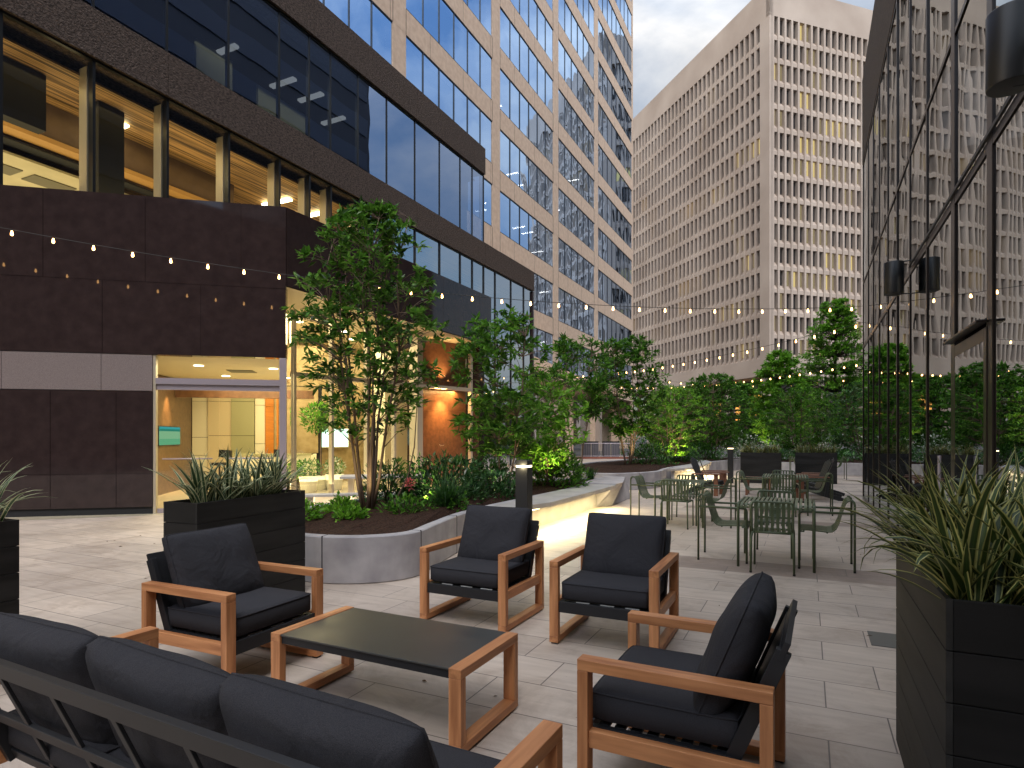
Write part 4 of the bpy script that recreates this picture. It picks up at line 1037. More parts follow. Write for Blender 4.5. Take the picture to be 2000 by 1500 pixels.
# low pale canopy over the walkway by the tower
cp = M()
for i in range(13):
    a0, a1 = -8.5+i*0.0, 0
y = 36.0
cp.add([(-19.5,31.8,6.2),(-14.2,31.8,6.2),(-12.6,36,5.2),(-11.8,44,4.8),(-19.5,48,6.0)],[(0,1,2,3,4)]); cp.add([(-19.5,31.8,5.0),(-14.2,31.8,5.0),(-12.6,36,4.7),(-11.8,44,4.4),(-19.5,48,5.0)],[(4,3,2,1,0)])
cp.add([(-14.2,31.8,5.0),(-12.6,36,4.7),(-12.6,36,5.2),(-14.2,31.8,6.2)],[(0,1,2,3)]).add([(-12.6,36,4.7),(-11.8,44,4.4),(-11.8,44,4.8),(-12.6,36,5.2)],[(0,1,2,3)]).add([(-11.8,44,4.4),(-19.5,48,5.0),(-19.5,48,6.0),(-11.8,44,4.8)],[(0,1,2,3)]).add([(-19.5,31.8,5),(-14.2,31.8,5),(-14.2,31.8,6.2),(-19.5,31.8,6.2)],[(0,1,2,3)])
co = empty('walkway_canopy', (0,0,0), 0, 'low rosy canopy roof at the foot of the tower, half hidden by trees', 'canopy')
cp.build('canopy_roof', tower_stone, co, recalc=True)
for (x,y) in ((-13.6,36.5),(-12.6,43.2)): M().box(x-0.2,x+0.2,y-0.2,y+0.2,0,4.5).build('column', tower_stone, co)

# ------------------------------------------------------------------ concrete grid tower
ca = R(-43.55); CR = (-5.75,111.8)
dL = (math.sin(ca), math.cos(ca)); dR = (math.cos(ca), -math.sin(ca))
gb = empty('concrete_grid_building', (CR[0],CR[1],0), 0, 'large beige concrete office block with a deep grid of small windows', 'building')
mod, FHc, NR = 1.40, 3.9, 15
ZT = 72.8; depth = 0.70; fin = 0.38
NLc, NRc = 38, 27
win_parts = []
def grid_face(o, u, v, ncol, pier):
    """u runs along the face, v points into the building"""
    w = M(); wins = []
    fr = (o, u, v)
    Lt = pier*2+ncol*mod
    def pt(a, b, z): return (o[0]+u[0]*a+v[0]*b, o[1]+u[1]*a+v[1]*b, z)
    w.fbox(fr, 0.0, Lt, 0.0, 0.8, ZT+0.0, ZT+5.5)            # parapet
    w.fbox(fr, 0.0, Lt, 0.003, 0.6, 11.9, ZT-FHc*(NR-1)-3.25) # fascia
    w.fbox(fr, 0.0, pier, 0.003, 0.6, ZT-FHc*(NR-1)-3.25, ZT)
    w.fbox(fr, Lt-pier, Lt, 0.003, 0.6, ZT-FHc*(NR-1)-3.25, ZT)
    for c in range(ncol+1):
        a = pier+c*mod
        w.fbox(fr, a-fin/2, a+fin/2, 0.0, depth+0.05, ZT-FHc*(NR-1)-3.25, ZT)
    for r in range(NR):
        zt = ZT-FHc*r; zg = zt-2.5; zs = zt-3.25; zb = zt-FHc
        # sloped sill running the length, then flat spandrel
        A = pt(pier,depth,zg); B = pt(Lt-pier,depth,zg); Cc = pt(Lt-pier,0.16,zs); D = pt(pier,0.16,zs)
        w.quad(A,B,Cc,D)
        if r < NR-1: w.fbox(fr, pier, Lt-pier, 0.16, depth, zb, zs)
        for c in range(ncol):
            a0 = pier+c*mod+fin/2; a1 = pier+(c+1)*mod-fin/2
            wins.append((r, c, [pt(a0,depth-0.01,zg),pt(a1,depth-0.01,zg),pt(a1,depth-0.01,zt),pt(a0,depth-0.01,zt)]))
    w.fbox(fr, 0.0, Lt, depth+0.06, depth+0.3, 12, ZT)
    return w, wins, Lt
wR, winsR, LR = grid_face((0,0), dR, dL, NRc, 0.55)
wL, winsL, LL = grid_face((0,0), dL, dR, NLc, 2.2)
wR.build('wall', beige, gb, recalc=False); wL.build('wall', beige, gb)
dk = pm('dark_office_glass', (0.03,0.028,0.03), 0.15, 0.6)
dm = emis('dim_lit_window', (0.50,0.40,0.22), 0.22, False)
yl = emis('yellow_lit_window', (0.95,0.74,0.30), 0.30, False)
gy = pm('grey_blind_window', (0.075,0.062,0.055), 0.4)
def win_kind(face, r, c):
    nz = noise.noise(Vector((c*0.22+face*37, r*0.9, 1.7)))
    rowlit = {2:0.35,3:0.1,4:0.15,5:0.3,6:0.25,1:0.1,9:0.1,10:0.15,11:0.15,12:0.2,13:0.25}.get(r, -0.05)
    q = nz+rowlit-0.08-(0.12 if face == 1 else 0)+random.uniform(-0.22,0.22)
    return 3 if q > 0.42 else (2 if q > 0.18 else (1 if q > -0.02 else 0))
mats4 = [dk, gy, dm, yl]
rest = M(); keep = []
allw = [(c*1.0+abs(r-14)*0.75, 0, r, c, q) for r, c, q in winsR]+[(c*1.0+abs(r-14)*0.75, 1, r, c, q) for r, c, q in winsL]
allw.sort(key=lambda t: t[0])
for i, (_, face, r, c, q) in enumerate(allw):
    kd = win_kind(face, r, c)
    if i < 100: M().add(q, [(0,1,2,3)]).build('window', mats4[kd], gb)
    else: rest.add(q, [(0,1,2,3)], kd)
tag(rest.build('windows', mats4, gb), kind='stuff')
rf = M()
pL = (dL[0]*LL, dL[1]*LL); pR = (dR[0]*LR, dR[1]*LR)
rf.add([(0,0,ZT+5.3),(pR[0],pR[1],ZT+5.3),(pR[0]+pL[0],pR[1]+pL[1],ZT+5.3),(pL[0],pL[1],ZT+5.3)],[(0,1,2,3)])
rf.add([(0,0,12.0),(pR[0],pR[1],12.0),(pR[0]+pL[0],pR[1]+pL[1],12.0),(pL[0],pL[1],12.0)],[(3,2,1,0)])
for (a, b) in ((pR,(pR[0]+pL[0],pR[1]+pL[1])),(pL,(pR[0]+pL[0],pR[1]+pL[1]))):
    rf.add([(a[0],a[1],12),(b[0],b[1],12),(b[0],b[1],ZT+5.4),(a[0],a[1],ZT+5.4)],[(0,1,2,3)])
rf.build('roof', beige, gb)
for fr, L_ in (((( 0,0)), LR),):
    pass
for s in range(6):
    M().fbox(((0,0),dL,dR), 1+s*9.6, 2.2+s*9.6, 0.2, 1.4, 0, 11.9).build('column', beige, gb)
for s in range(1,4):
    M().fbox(((0,0),dR,dL), 1+s*9.6, 2.2+s*9.6, 0.2, 1.4, 0, 11.9).build('column', beige, gb)
gf = M().fbox(((0,0),dL,dR), 6, 45, 6, 6.2, 0, 11.9).fbox(((0,0),dR,dL), 6, 36, 6, 6.2, 0, 11.9)
gf.build('ground_floor_glass', pm('brown_shopfront',(0.05,0.03,0.02),0.2,0.6), gb)
for (a, z) in ((9,9.5),(15,8),(21,9),(27,8.5)):
    M().fbox(((0,0),dL,dR), a, a+3.2, 5.9, 5.98, z-4.0, z).build('lit_shop_window', emis('shop_glow',(1.0,0.45,0.1),0.7,False), gb)

# ------------------------------------------------------------------ dark tower on the right, seen mirrored
dt = empty('dark_glass_tower', (18,20,0), 0, 'dark banded tower above the glass pavilion, seen mirrored in the podium windows', 'building')
M().box(0,14,-70,37,0,46).build('wall', pm('dark_tower_wall',(0.014,0.018,0.03),0.5), dt)
M().box(-40,-0.1,-62,-46,0,19).build('unseen_rear_block', pm('unseen_rear_block_dark',(0.02,0.016,0.016),0.6), dt)  # unseen block behind the camera, added so the granite mirrors something dark
q = M()
for k in range(11): q.box(-0.1,-0.01,-69,36.5,5+k*3.9,6.9+k*3.9)
q.build('window_ribbon', pm('dark_tower_glass',(0.03,0.042,0.07),0.3), dt)

# ------------------------------------------------------------------ glass pavilion at right
GX = 1.22
pv = empty('glass_pavilion', (GX,10,0), 0, 'dark framed mirrored glass pavilion along the right side', 'building')
def PV(m): m.v = [(x-GX,y-10,z) for x,y,z in m.v]; return m
my = [-2.2,-0.9,0.4,1.7,3.0,4.3,5.58,6.84,8.23,9.5,10.77,11.96,13.3,14.47,15.6,17.0]
tz = [0.06,3.66,5.20,8.10]
for i in range(len(my)-1):
    for a, b in zip(tz[:-1], tz[1:]):
        if i == 6 and a < 1: a = 2.40
        tl = random.uniform(-0.003,0.003)
        PV(M().quad((GX+tl,my[i]+0.03,a+0.02),(GX-tl,my[i+1]-0.03,a+0.02),(GX-tl,my[i+1]-0.03,b-0.03),(GX+tl,my[i]+0.03,b-0.03))).build('window', glass_pav, pv)
for i, y in enumerate(my):
    w_ = 0.075 if y in (5.58,6.84) else 0.026
    PV(M().box(GX-0.014,GX+0.06,y-w_,y+w_,0,8.10)).build('mullion', bronze, pv, bevel=0.003)
tm = M()
for z, h in ((0.0,0.08),(3.64,0.075),(5.19,0.05),(8.06,0.05)): tm.box(GX-0.011,GX+0.05,-3,17.03,z,z+h)
PV(tm).build('transom', bronze, pv)
PV(M().box(GX-0.02,GX+0.5,-3,17.05,8.115,10.15)).build('fascia', brown_fascia, pv)
PV(M().box(GX+0.5,16,-3,17.05,9.9,10.1)).build('roof', dark_int, pv)
PV(M().box(GX+0.1,16,16.95,17.05,0,8.11)).build('end_wall', bronze, pv)
PV(M().box(7.0,7.2,-3,16.9,0,8.1)).build('back_wall', dark_int, pv)
PV(M().box(GX+0.1,7.0,-3,16.9,0.003,0.01)).build('interior_floor', pm('dark_floor',(0.05,0.04,0.035),0.4), pv)
# door in the pavilion
d = PV(M().box(GX-0.022,GX+0.03,5.63,5.71,0,2.34).box(GX-0.022,GX+0.03,6.71,6.79,0,2.34).box(GX-0.022,GX+0.03,5.71,6.71,2.24,2.34).box(GX-0.022,GX+0.03,5.71,6.71,0,0.16)).build('door', bronze, pv, bevel=0.003)
PV(M().quad((GX-0.02,5.71,0.16),(GX-0.02,6.71,0.16),(GX-0.02,6.71,2.24),(GX-0.02,5.71,2.24))).build('door_glass', glass_pav, d)
PV(M().tube([(GX-0.15,6.62,0.75),(GX-0.15,6.62,1.35)],0.014)).build('handle', steel, d)
PV(M().box(GX-0.09,GX-0.016,5.60,6.84,2.37,2.39)).build('door_canopy', bronze, pv, bevel=0.003)
ct = M().box(GX-0.035,GX-0.015,3.0,9.4,3.72,3.75); PV(ct).build('cable_tray', black_metal, pv)

def sconce(label, y, glow=True):
    r = empty('wall_lamp', (GX-0.09,y,3.57), 0, label, 'wall lamp', 'black drum wall lamps on the glass wall')
    m = M(); pts = [(-0.105+0.105*math.cos(2*PI*i/28),0.125*math.sin(2*PI*i/28)) for i in range(28)]
    m.tube([(-0.105,0,-0.21),(-0.105,0,0.21)],0.115,32); sh_ = m.build('shade', black_metal, r, recalc=True, smooth=True, bevel=0.006)
    M().prism([(p[0]*0.86-0.01,p[1]*0.86) for p in pts], -0.180, -0.170).build('lens', emis('sconce_lens',(1.0,0.5,0.18),0.6,False), r, recalc=True)
    M().tube([(-0.10,0.0,0.205),(0.09,0.0,0.215)],0.008,6).tube([(-0.10,0.0,-0.205),(0.09,0.0,-0.215)],0.008,6).build('bracket', black_metal, r)
    return r
s1 = sconce('big black drum wall lamp cut by the top right corner of the picture', 4.28)
s1.location.z = 3.68
dup(s1, (GX-0.09,9.42,3.60), 0, 'smaller looking black drum wall lamp halfway along the glass wall')

# ------------------------------------------------------------------ string lights
def string_light(label, a, b, sag, spacing, rb=0.022):
    a = Vector(a); b = Vector(b); r = empty('string_lights', a, 0, label, 'string lights', 'festoon strings over the plaza')
    L = (b-a).length; n = 60; pts = []
    f = lambda t: (b-a)*t+Vector((0,0,-4*sag*t*(1-t)))
    w = M(); w.tube([f(i/n) for i in range(n+1)], 0.006, 5); w.build('cable', wire_mat, r)
    nb = min(100, int(L/spacing))
    me = None
    for i in range(nb):
        t = (i+0.5)/nb; p = f(t)
        if me is None:
            m = M(); k = 10
            prof = [(0.0,-0.075-rb*1.15),(rb*0.55,-0.075-rb*0.95),(rb*0.95,-0.075-rb*0.4),(rb,-0.075),(rb*0.85,-0.05),(rb*0.5,-0.025),(0.014,-0.018)]
            for (rr, z) in prof:
                for j in range(k): m.v.append((rr*math.cos(2*PI*j/k), rr*math.sin(2*PI*j/k), z))
            for q in range(len(prof)-1):
                for j in range(k): m.f.append((q*k+j,q*k+(j+1)%k,(q+1)*k+(j+1)%k,(q+1)*k+j)); m.mi.append(0)
            o = m.build('bulb', warm_bulb, r, smooth=True); me = o.data
            s = M().tube([(0,0,-0.02),(0,0,0.005)],0.014,8).build('socket', wire_mat, o)
            o.location = p; sock = s
        else:
            o2 = bpy.data.objects.new('bulb', me); COL.objects.link(o2); o2.parent = r; o2.location = p
            s2 = bpy.data.objects.new('socket', sock.data); COL.objects.link(s2); s2.parent = o2
    return r
string_light('nearest festoon string, crossing the whole picture from the granite wall to the glass wall', (-13.4,4.15,5.25), (1.15,16.3,4.55), 0.62, 0.575)
string_light('festoon string from the podium corner rising to the end of the glass wall', (-13.6,30.8,4.9), (1.3,17.0,4.3), 0.45, 0.60)
string_light('far festoon string sagging before the grid building over the tree tops', (-12.5,44.0,5.2), (8.0,27.5,5.6), 0.75, 0.60, 0.032)
string_light('short festoon string deep among the far trees', (-8.5,40.5,5.2), (4.5,42.5,5.3), 0.5, 0.7, 0.034)
#string_light('rising festoon string over the far planter toward the glass wall end', (-9.0,30.0,4.5), (2.6,23.0,5.3), 0.35, 0.62)

# ------------------------------------------------------------------ trees and shrubs
def tree(name, label, cat, loc, height, stems, crown_z0, rx, mat, ntw, lpt, leaf, seed, aspect=0.38, barkm=None, conical=0.0, top_r=None, lean=0.12, stem_r=0.022, group=None, gap=0.0, twig=0.28, zbias=1.0, whorl=True):
    rnd = random.Random(seed)
    r = empty(name, loc, rnd.uniform(0,6.28), label, cat, group)
    tk = M(); paths = []
    for s in range(stems):
        az = 2*PI*s/stems+rnd.uniform(-.4,.4); h = height*rnd.uniform(0.82,0.97) if s else height*0.97
        sp = rx*rnd.uniform(0.25,0.62) if stems > 1 else 0
        b = Vector((math.cos(az),math.sin(az),0))*(0.02+0.05*(stems>1)); pts = []
        n = 9
        for i in range(n+1):
            f = i/n
            o = b*(1-f)+Vector((math.cos(az),math.sin(az),0))*sp*(f**0.8)
            o += Vector((noise.noise(Vector((f*3,s*7+seed,0))),noise.noise(Vector((f*3,s*7+seed,9))),0))*lean*f
            pts.append(Vector((o.x,o.y,h*f)))
        paths.append(pts); tk.tube(pts, [stem_r*(1-0.75*i/n)*(1 if s else 1.1) for i in range(n+1)], 7)
    lf = M(); 
    for k in range(ntw):
        # target point inside the crown envelope
        for _ in range(30):
            f = rnd.random()**zbias; z = crown_z0+(height-crown_z0)*f
            env = rx*((1-conical*f)*math.sqrt(max(0.03,1-(2*f-1)**2*0.82)) if True else 1)
            rr = env*math.sqrt(rnd.uniform(0.08,1)); az = rnd.uniform(0,2*PI)
            q = Vector((rr*math.cos(az), rr*math.sin(az), z))
            lump = noise.noise(q*1.6/max(0.6,rx*0.27)+Vector((seed,0,0)))
            if lump > gap-0.25+0.35*(rr/env-0.5): break
        best = None
        for pts in paths:
            for p in pts[1:]:
                if p.z < q.z-0.05:
                    d_ = (p-q).length+abs(q.z-p.z-0.35)*0.5
                    if best is None or d_ < best[0]: best = (d_, p)
        base = best[1] if best else paths[0][3]
        mid = base.lerp(q,0.55)+Vector((0,0,0.06*(q-base).length))
        tk.tube([base,mid,q],[0.0065*max(1,height/5),0.0045*max(1,height/5),0.002],4,cap=False)
        dd = (q-mid).normalized()
        for j in range(lpt):
            t_ = rnd.random()**0.6
            p = mid.lerp(q, 0.25+0.75*t_)+Vector((rnd.gauss(0,.25),rnd.gauss(0,.25),rnd.gauss(0,.2)))*twig*0.45
            if whorl and j < lpt*0.45: p = q+Vector((rnd.gauss(0,.01),rnd.gauss(0,.01),rnd.gauss(0,.01)))
            d = (dd*0.5+Vector((rnd.gauss(0,.7),rnd.gauss(0,.7),rnd.gauss(0.05,.45)))).normalized()
            add_leaf(lf, p, d, leaf*rnd.uniform(0.6,1.2), aspect, rnd)
    tk.build('trunk', barkm or bark, r, smooth=True)
    lf.build('crown', mat, r)
    return r
def shrub(name, label, loc, rx, ry, h, n, leaf, mat, seed, aspect=0.35, cat='shrub', group=None, up=0.5, zb=0.0):
    rnd = random.Random(seed); r = empty(name, loc, rnd.uniform(0,0.5), label, cat, group); m = M(); tk = M()
    for i in range(14):
        az = rnd.uniform(0,2*PI); f = rnd.uniform(0.2,0.8)
        tk.tube([(0,0,-0.03),(rx*f*math.cos(az)*0.5,ry*f*math.sin(az)*0.5,h*0.45),(rx*f*math.cos(az),ry*f*math.sin(az),h*0.8)],[0.012,0.008,0.003],4,cap=False)
    for i in range(n):
        while True:
            q = Vector((rnd.uniform(-1,1),rnd.uniform(-1,1),rnd.uniform(zb,1)))
            l_ = q.length
            if l_ < 1 and l_ > 0.35: break
        lump = 1+0.28*noise.noise(Vector((q.x*2.2+seed,q.y*2.2,q.z*2.2)))
        p = Vector((q.x*rx,q.y*ry,q.z*h))*lump
        d = (Vector((q.x,q.y,q.z*0.5+up))+Vector((rnd.gauss(0,.5),rnd.gauss(0,.5),rnd.gauss(0,.4)))).normalized()
        add_leaf(m, p, d, leaf*rnd.uniform(0.6,1.25), aspect, rnd)
    tk.build('stem', dark_bark, r); m.build('foliage', mat, r)
    return r
SZ = PH-0.01
tree('magnolia_tree','multi-stemmed magnolia with glossy leaves in the near planter, before the lobby','tree',(-5.44,6.7,SZ),4.1,8,1.0,1.05,L_mag,400,15,0.135,11,aspect=0.42,gap=0.0,lean=0.25,zbias=0.72)
tree('young_tree','slender young tree directly behind the black bollard, with sparse leaf tiers','tree',(-4.95,9.84,SZ),3.25,2,0.7,1.0,L_mid,210,17,0.17,23,aspect=0.34,gap=0.02,stem_r=0.015,lean=0.3)
tree('young_tree','bushy pale green young tree leaning right of the bollard in the near planter','tree',(-4.8,11.5,SZ),2.35,3,0.3,0.85,L_bright,180,16,0.16,29,aspect=0.4,gap=0.0,stem_r=0.014)
tree('young_tree','young tree with a detached dark tuft at the far end of the near planter','tree',(-4.75,13.3,SZ),3.3,2,1.5,0.9,L_mid,170,17,0.16,31,aspect=0.34,gap=0.05,stem_r=0.016,lean=0.3)
tree('small_tree','multi-stemmed small tree at the near tip of the farther planter','tree',(-5.7,21.2,SZ),4.5,5,1.1,1.4,L_mid,340,18,0.19,37,aspect=0.42,gap=-0.02,stem_r=0.026,lean=0.35)
tree('small_tree','rounded yellow-green uplit tree in the middle of the farther planter','tree',(-4.9,24.5,SZ),3.0,5,0.3,1.55,L_bright,320,16,0.13,41,aspect=0.42,stem_r=0.022,gap=-0.1)
tree('small_tree','dark leafy tree behind the slim bollard in the farther planter','tree',(-3.9,29.0,SZ),3.8,4,0.5,1.8,L_mid,400,18,0.19,43,aspect=0.4,stem_r=0.03,gap=-0.12)
tree('small_tree','dense dark rounded tree right behind the left crosswise planter','tree',(-0.3,28.8,SZ),3.1,4,0.55,1.6,L_mid,340,18,0.14,47,aspect=0.4,stem_r=0.03,gap=-0.2)
tree('small_tree','dark tree filling the gap at the far end beside the glass wall','tree',(2.2,30.3,SZ),3.4,4,0.4,1.6,L_dark,320,18,0.15,48,aspect=0.4,stem_r=0.03,gap=-0.2)
tree('street_tree','mid-height bright green tree left of the tallest tree','tree',(-1.4,38.0,0),6.3,1,1.2,2.1,L_bright,620,18,0.24,53,aspect=0.5,barkm=dark_bark,stem_r=0.09,conical=0.35,whorl=False,gap=-0.05)
tree('street_tree','tallest broad conical tree, standing before the grid building beside the glass wall','tree',(1.5,41.0,0),9.6,1,1.3,3.5,L_bright,1250,17,0.20,59,aspect=0.5,barkm=dark_bark,stem_r=0.14,conical=0.6,whorl=False,gap=0.02)
tree('street_tree','low spreading tree at the far left end of the tree row by the street','tree',(-7.5,40.0,0),4.6,1,0.9,2.7,L_bright,560,18,0.24,61,aspect=0.5,barkm=dark_bark,stem_r=0.08,whorl=False,gap=-0.1)
tree('street_tree','dark spreading tree in the centre of the row by the street','tree',(-4.4,41.5,0),4.8,1,0.9,2.9,L_mid,600,18,0.24,67,aspect=0.5,barkm=dark_bark,stem_r=0.08,whorl=False,gap=-0.1)
tree('street_tree','broad pale tree hidden behind the tallest tree and the glass wall','tree',(5.6,43.0,0),6.5,1,1.0,3.2,L_mid,500,16,0.22,71,aspect=0.5,barkm=dark_bark,stem_r=0.12,whorl=False,gap=-0.1)
GS = 'dark evergreen shrubs in the raised planters'
for i,(x,y,rx,ry,h,n,mt,lf_,lb) in enumerate([
    (-5.25,8.35,0.72,0.85,0.78,2300,L_laurel,0.115,'glossy dark laurel shrub right of the magnolia stems'),
    (-5.9,7.75,0.45,0.5,0.70,900,L_dark,0.10,'darkest small shrub between the magnolia stems and the lobby'),
    (-4.75,9.2,0.42,0.5,0.5,900,L_laurel,0.10,'low glossy shrub just left of the black bollard'),
    (-4.95,12.1,0.75,0.95,0.95,1900,L_mid,0.13,'large loose leafy shrub right of the black bollard, above the lit bench'),
    (-5.6,10.6,0.6,0.7,0.7,1000,L_dark,0.12,'dark shrub at the back of the near planter behind the bollard'),
    (-5.2,22.4,0.9,1.2,0.9,1300,L_dark,0.13,'dark shrub at the foot of the far multi-stemmed tree'),
    (-4.7,25.4,0.8,1.3,0.75,1300,L_dark,0.13,'dark shrub below the yellow-green uplit tree'),
    (-4.2,28.2,0.9,1.3,0.8,1100,L_dark,0.14,'dark shrub left of the slim distant bollard'),
    ]):
    shrub('evergreen_shrub', lb, (x,y,SZ-0.03), rx, ry, h, n, lf_, mt, 100+i, group=GS, zb=-0.05)
for i,(x,y,rx,h,lb) in enumerate([(-5.7,5.75,0.28,0.22,'low fresh green perennial at the left tip of the near planter'),(-5.15,6.0,0.22,0.16,'small fresh green perennial in front of the magnolia stems'),(-4.85,6.75,0.34,0.26,'fern-like green perennial right of the magnolia base'),(-4.65,7.5,0.36,0.30,'spreading green perennial beside the laurel shrub'),(-5.75,6.5,0.26,0.22,'green perennial behind the magnolia base')]):
    shrub('ground_perennial', lb, (x,y,SZ), rx, rx, h, 300, 0.075, L_bright if i in (0,1,4) else L_mid, 150+i, aspect=0.6, cat='plant', group='low perennials in the near planter')
gr = empty('grass_tuft', (-4.62,7.35,SZ), 0, 'tall dark green grass tuft in front of the laurel shrub', 'grass', 'grass tufts')
blades(240,0.14,0.14,0.62,0.010,B_grass,'blades',gr,77,spread=0.7,clumps=[(0,0),(0.05,0.05)],droop=1.4)
for i,(x,y,lb) in enumerate([(-4.6,13.75,'spiky dark grass tuft near the end block of the lit bench'),(-5.0,14.0,'second spiky grass tuft behind the end block of the lit bench')]):
    g_ = empty('grass_tuft', (x,y,SZ), 0, lb, 'grass', 'grass tufts')
    blades(110,0.08,0.08,0.45,0.014,B_grass,'blades',g_,80+i,spread=0.6,clumps=[(0,0)])
fl = empty('pink_flower', (-4.98,7.0,SZ), 0, 'single pink bloom leaning beside the magnolia stems', 'flower')
M().tube([(-0.30,-0.1,0.0),(-0.12,-0.04,0.25),(0.0,0.0,0.52),(0.1,0.0,0.9),(0.16,0.02,1.9)],[0.014,0.012,0.010,0.008,0.004],6).build('stem', bark, fl, smooth=True)
m = M(); rr = random.Random(5); leaf_cluster(m,(0.02,0,0.38),0.05,0.07,60,0.05,rr,0.4); m.build('petals', pink_flower, fl)
# white flowering shrubs and hedge mass behind the far planters
for i,(x,y,lb) in enumerate([(-2.9,32.8,'white-flowering shrub behind the slim distant bollard'),(-1.2,33.4,'white-flowering shrub behind the left crosswise planter'),(0.8,33.2,'white-flowering shrub behind the right crosswise planter'),(2.9,33.0,'white-flowering shrub near the end of the glass wall')]):
    shrub('flowering_shrub', lb, (x,y,0.2), 1.2, 0.8, 1.5, 1100, 0.13, L_white, 200+i, aspect=0.6, group='white flowering shrubs at the far end')
hg = M(); rr = random.Random(9)
for k in range(4200):
    x = rr.uniform(-14,16); y = 47+rr.uniform(-1.2,1.2); z = rr.uniform(0,2.5+0.8*noise.noise(Vector((x*0.4,0,0))))
    d = Vector((rr.gauss(0,1),rr.gauss(-.5,.6),rr.gauss(.2,.6))).normalized(); add_leaf(hg, Vector((x,y,z)), d, 0.32*rr.uniform(.6,1.2), 0.55, rr)
tag(hg.build('hedge', L_dark), kind='stuff', label='dark leafy hedge mass along the street behind the plaza trees', cat='hedge')
gm = M()
for k in range(2600):
    x = rr.uniform(-1.8,5.2); y = rr.uniform(27.6,32.2); z = PH+rr.uniform(0,0.45)
    d = Vector((rr.gauss(0,.7),rr.gauss(0,.7),rr.gauss(.6,.4))).normalized(); add_leaf(gm, Vector((x,y,z)), d, 0.16*rr.uniform(.6,1.2), 0.45, rr)
tag(gm.build('ground_cover', L_dark), kind='stuff', label='dark ground cover filling the far planter bed', cat='ground cover')
# uplights
for i,(p,tg_,e) in enumerate([((-4.9,7.2,0.62),(-5.1,7.9,1.6),16),((-4.4,11.0,0.6),(-4.9,11.4,2.3),22),((-4.9,9.4,0.6),(-4.9,9.9,2.4),14),((-4.3,23.6,0.6),(-4.9,24.5,2.2),55),((-5.2,20.6,0.6),(-5.6,21.2,2.5),30),((-2.5,37.3,0.2),(-1.4,38,3),60),((0.2,31.5,0.4),(0.4,33,1.4),40),((-5.2,6.3,0.6),(-5.5,6.9,2.6),7)]):
    spot('uplight', p, tg_, e*1.6, (1.0,0.80,0.35), 100, 0.9, 0.05)
up = empty('garden_spotlight', (-4.62,9.35,SZ), 0, 'small black ground spotlight in the mulch left of the bollard', 'spotlight')
M().tube([(0,0,0),(0,0,0.16)],0.012,8).build('stake', black_metal, up); M().tube([(0,0,0.14),(0.02,0.05,0.30)],0.05,12).build('lamp_head', black_metal, up)
# path light patch beyond the far planter
area('path_strip_light', (-8.3,25.5,0.35), (0,R(-20),0), 0.05, 5, 60, (1.0,0.85,0.5))

# ------------------------------------------------------------------ railing, bins, kerb by the tower
rl = empty('railing', (-14.0,39.9,0), math.atan2(1.61,3.33), 'pale metal railing above a brick kerb at the foot of the tower', 'railing')
q = M(); q.tube([(0,0,1.05),(7.5,0,1.05)],0.022,6); q.tube([(0,0,0.18),(7.5,0,0.18)],0.018,6); q.build('top_rail', steel, rl)
for i in range(12): M().tube([(i*0.68,0,0.12),(i*0.68,0,1.05)],0.02,6).build('post', cream_metal, rl)
q = M()
for i in range(62): q.tube([(i*0.12,0,0.18),(i*0.12,0,1.05)],0.007,4)
q.build('balusters', steel, rl)
M().box(-1,8,-0.25,0.15,0,0.12).build('kerb', brick_mat, rl)
for i,(x,y,lb) in enumerate([(-13.8,41.2,'grey cabinet behind the railing, the left one'),(-12.5,41.9,'grey cabinet behind the railing, the right one')]):
    b_ = empty('utility_cabinet', (x,y,0), R(26), lb, 'cabinet', 'grey cabinets behind the railing')
    M().box(-0.55,0.55,-0.3,0.3,0.05,1.15).build('cabinet_body', pm('grey_cabinet',(0.10,0.10,0.115),0.6), b_, bevel=0.01); M().box(-0.57,0.57,-0.32,0.32,1.151,1.19).build('cabinet_lid', dark_metal, b_)

# ------------------------------------------------------------------ world, sun, camera
w = bpy.data.worlds.new('World'); scene.world = w; w.use_nodes = True
t = w.node_tree; n = t.nodes; l = t.links; n.clear()
out = mk(n,'ShaderNodeOutputWorld'); bg = mk(n,'ShaderNodeBackground'); bg.inputs[1].default_value = 0.10
sky = mk(n,'ShaderNodeTexSky'); sky.sky_type = 'NISHITA'; sky.sun_disc = False; sky.sun_elevation = R(14); sky.sun_rotation = R(250); sky.air_density = 1.0; sky.dust_density = 1.0; sky.ozone_density = 2.0
tc = mk(n,'ShaderNodeTexCoord'); mp = mk(n,'ShaderNodeMapping'); mp.inputs['Scale'].default_value = (1.0,1.0,2.2); l.new(tc.outputs['Generated'], mp.inputs[0])
nz = mk(n,'ShaderNodeTexNoise', Scale=2.3, Detail=9); nz.inputs['Roughness'].default_value = 0.55; nz.inputs['Distortion'].default_value = 0.3; l.new(mp.outputs[0], nz.inputs['Vector'])
rp = mk(n,'ShaderNodeValToRGB'); rp.color_ramp.elements[0].position = 0.33; rp.color_ramp.elements[1].position = 0.60
l.new(nz.outputs['Fac'], rp.inputs[0])
mx = mk(n,'ShaderNodeMix', data_type='RGBA'); l.new(rp.outputs[0], mx.inputs['Factor'])
gain = mk(n,'ShaderNodeMix', data_type='RGBA'); gain.blend_type = 'MULTIPLY'; gain.inputs['Factor'].default_value = 1; gain.inputs['B'].default_value = (2.5,2.45,2.4,1)
l.new(sky.outputs[0], gain.inputs['A']); l.new(gain.outputs['Result'], mx.inputs['A']); nz2 = mk(n,'ShaderNodeTexNoise', Scale=4.2, Detail=10); nz2.inputs['Distortion'].default_value = 0.6; l.new(mp.outputs[0], nz2.inputs['Vector'])
cl = mk(n,'ShaderNodeValToRGB'); cl.color_ramp.elements[0].position = 0.32; cl.color_ramp.elements[1].position = 0.66
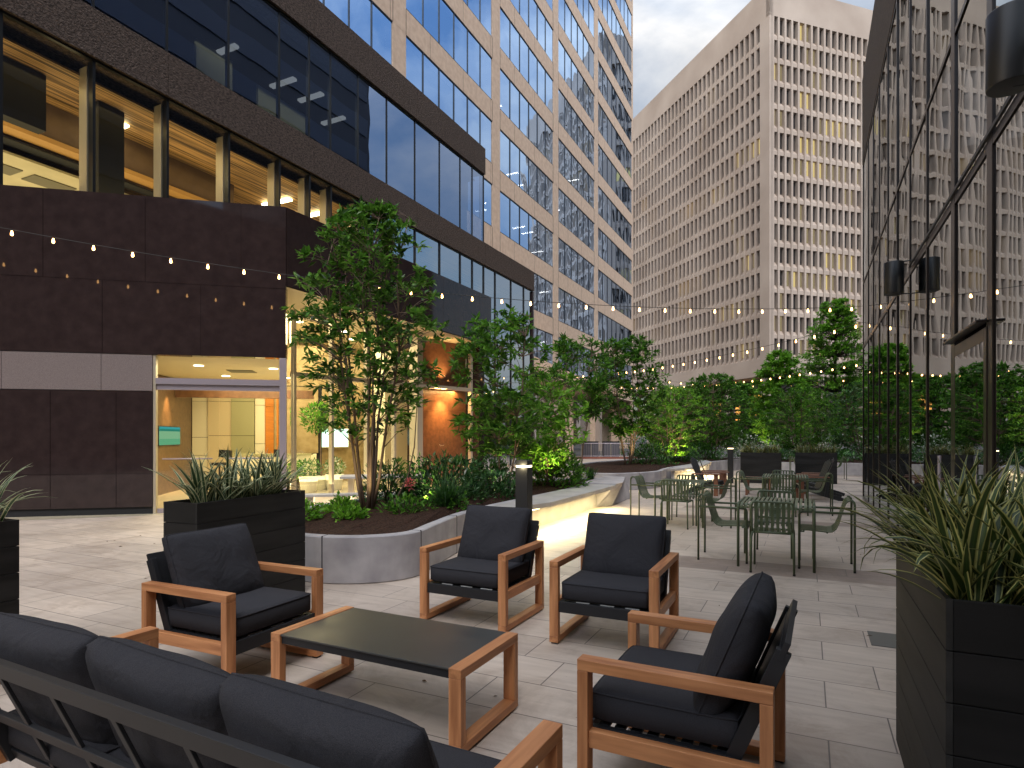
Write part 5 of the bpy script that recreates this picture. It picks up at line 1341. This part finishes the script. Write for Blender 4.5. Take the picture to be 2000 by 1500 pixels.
cl.color_ramp.elements[0].color = (8.0,8.9,10.3,1); cl.color_ramp.elements[1].color = (13.8,13.4,12.9,1)
l.new(nz2.outputs['Fac'], cl.inputs[0]); l.new(cl.outputs[0], mx.inputs['B'])
nrm = mk(n,'ShaderNodeVectorMath', operation='NORMALIZE'); l.new(tc.outputs['Generated'], nrm.inputs[0])
sz = mk(n,'ShaderNodeSeparateXYZ'); l.new(nrm.outputs[0], sz.inputs[0])
m1 = mk(n,'ShaderNodeMath', operation='MAXIMUM'); m1.inputs[1].default_value = 0.0; l.new(sz.outputs[2], m1.inputs[0])
m2 = mk(n,'ShaderNodeMath', operation='POWER'); m2.inputs[1].default_value = 2.4; l.new(m1.outputs[0], m2.inputs[0])
m3 = mk(n,'ShaderNodeMath', operation='MULTIPLY_ADD'); m3.inputs[1].default_value = 0.83; m3.inputs[2].default_value = 0.17; l.new(m2.outputs[0], m3.inputs[0])
dt_ = mk(n,'ShaderNodeVectorMath', operation='DOT_PRODUCT'); dt_.inputs[1].default_value = (0.25,-0.968,0.0); l.new(nrm.outputs[0], dt_.inputs[0])
a1 = mk(n,'ShaderNodeMath', operation='MAXIMUM'); a1.inputs[1].default_value = 0.0; l.new(dt_.outputs['Value'], a1.inputs[0])
a2 = mk(n,'ShaderNodeMath', operation='MULTIPLY_ADD'); a2.inputs[1].default_value = 0.75; l.new(a1.outputs[0], a2.inputs[0]); l.new(m3.outputs[0], a2.inputs[2])
gr_ = mk(n,'ShaderNodeVectorMath', operation='SCALE'); l.new(mx.outputs['Result'], gr_.inputs[0]); l.new(a2.outputs[0], gr_.inputs['Scale'])
l.new(gr_.outputs[0], bg.inputs[0]); l.new(bg.outputs[0], out.inputs[0])
sd = bpy.data.lights.new('sun','SUN'); sd.energy = 0.9; sd.angle = R(25); sd.color = (1.0,0.93,0.88)
so = bpy.data.objects.new('sun', sd); COL.objects.link(so); so.rotation_euler = Vector((-0.35,0.50,-0.79)).to_track_quat('-Z','Y').to_euler()

cd = bpy.data.cameras.new('camera'); cam = bpy.data.objects.new('camera', cd); COL.objects.link(cam)
cam.location = (0,0,CAM_H); cam.rotation_euler = (R(90),0,R(25.8))
cd.sensor_width = 36; cd.lens = 36*1193/2000; cd.shift_y = (852.8-750)/2000; cd.clip_start = 0.05; cd.clip_end = 2000
scene.camera = cam
scene.view_settings.view_transform = 'Standard'; scene.view_settings.look = 'None'; scene.view_settings.exposure = 1.3; scene.view_settings.gamma = 1
scene.render.engine = 'CYCLES'
scene.cycles.max_bounces = 8; scene.cycles.transparent_max_bounces = 16; scene.cycles.glossy_bounces = 4; scene.cycles.diffuse_bounces = 3
scene.cycles.use_denoising = True; scene.cycles.sample_clamp_indirect = 4; scene.cycles.caustics_reflective = False; scene.cycles.caustics_refractive = False
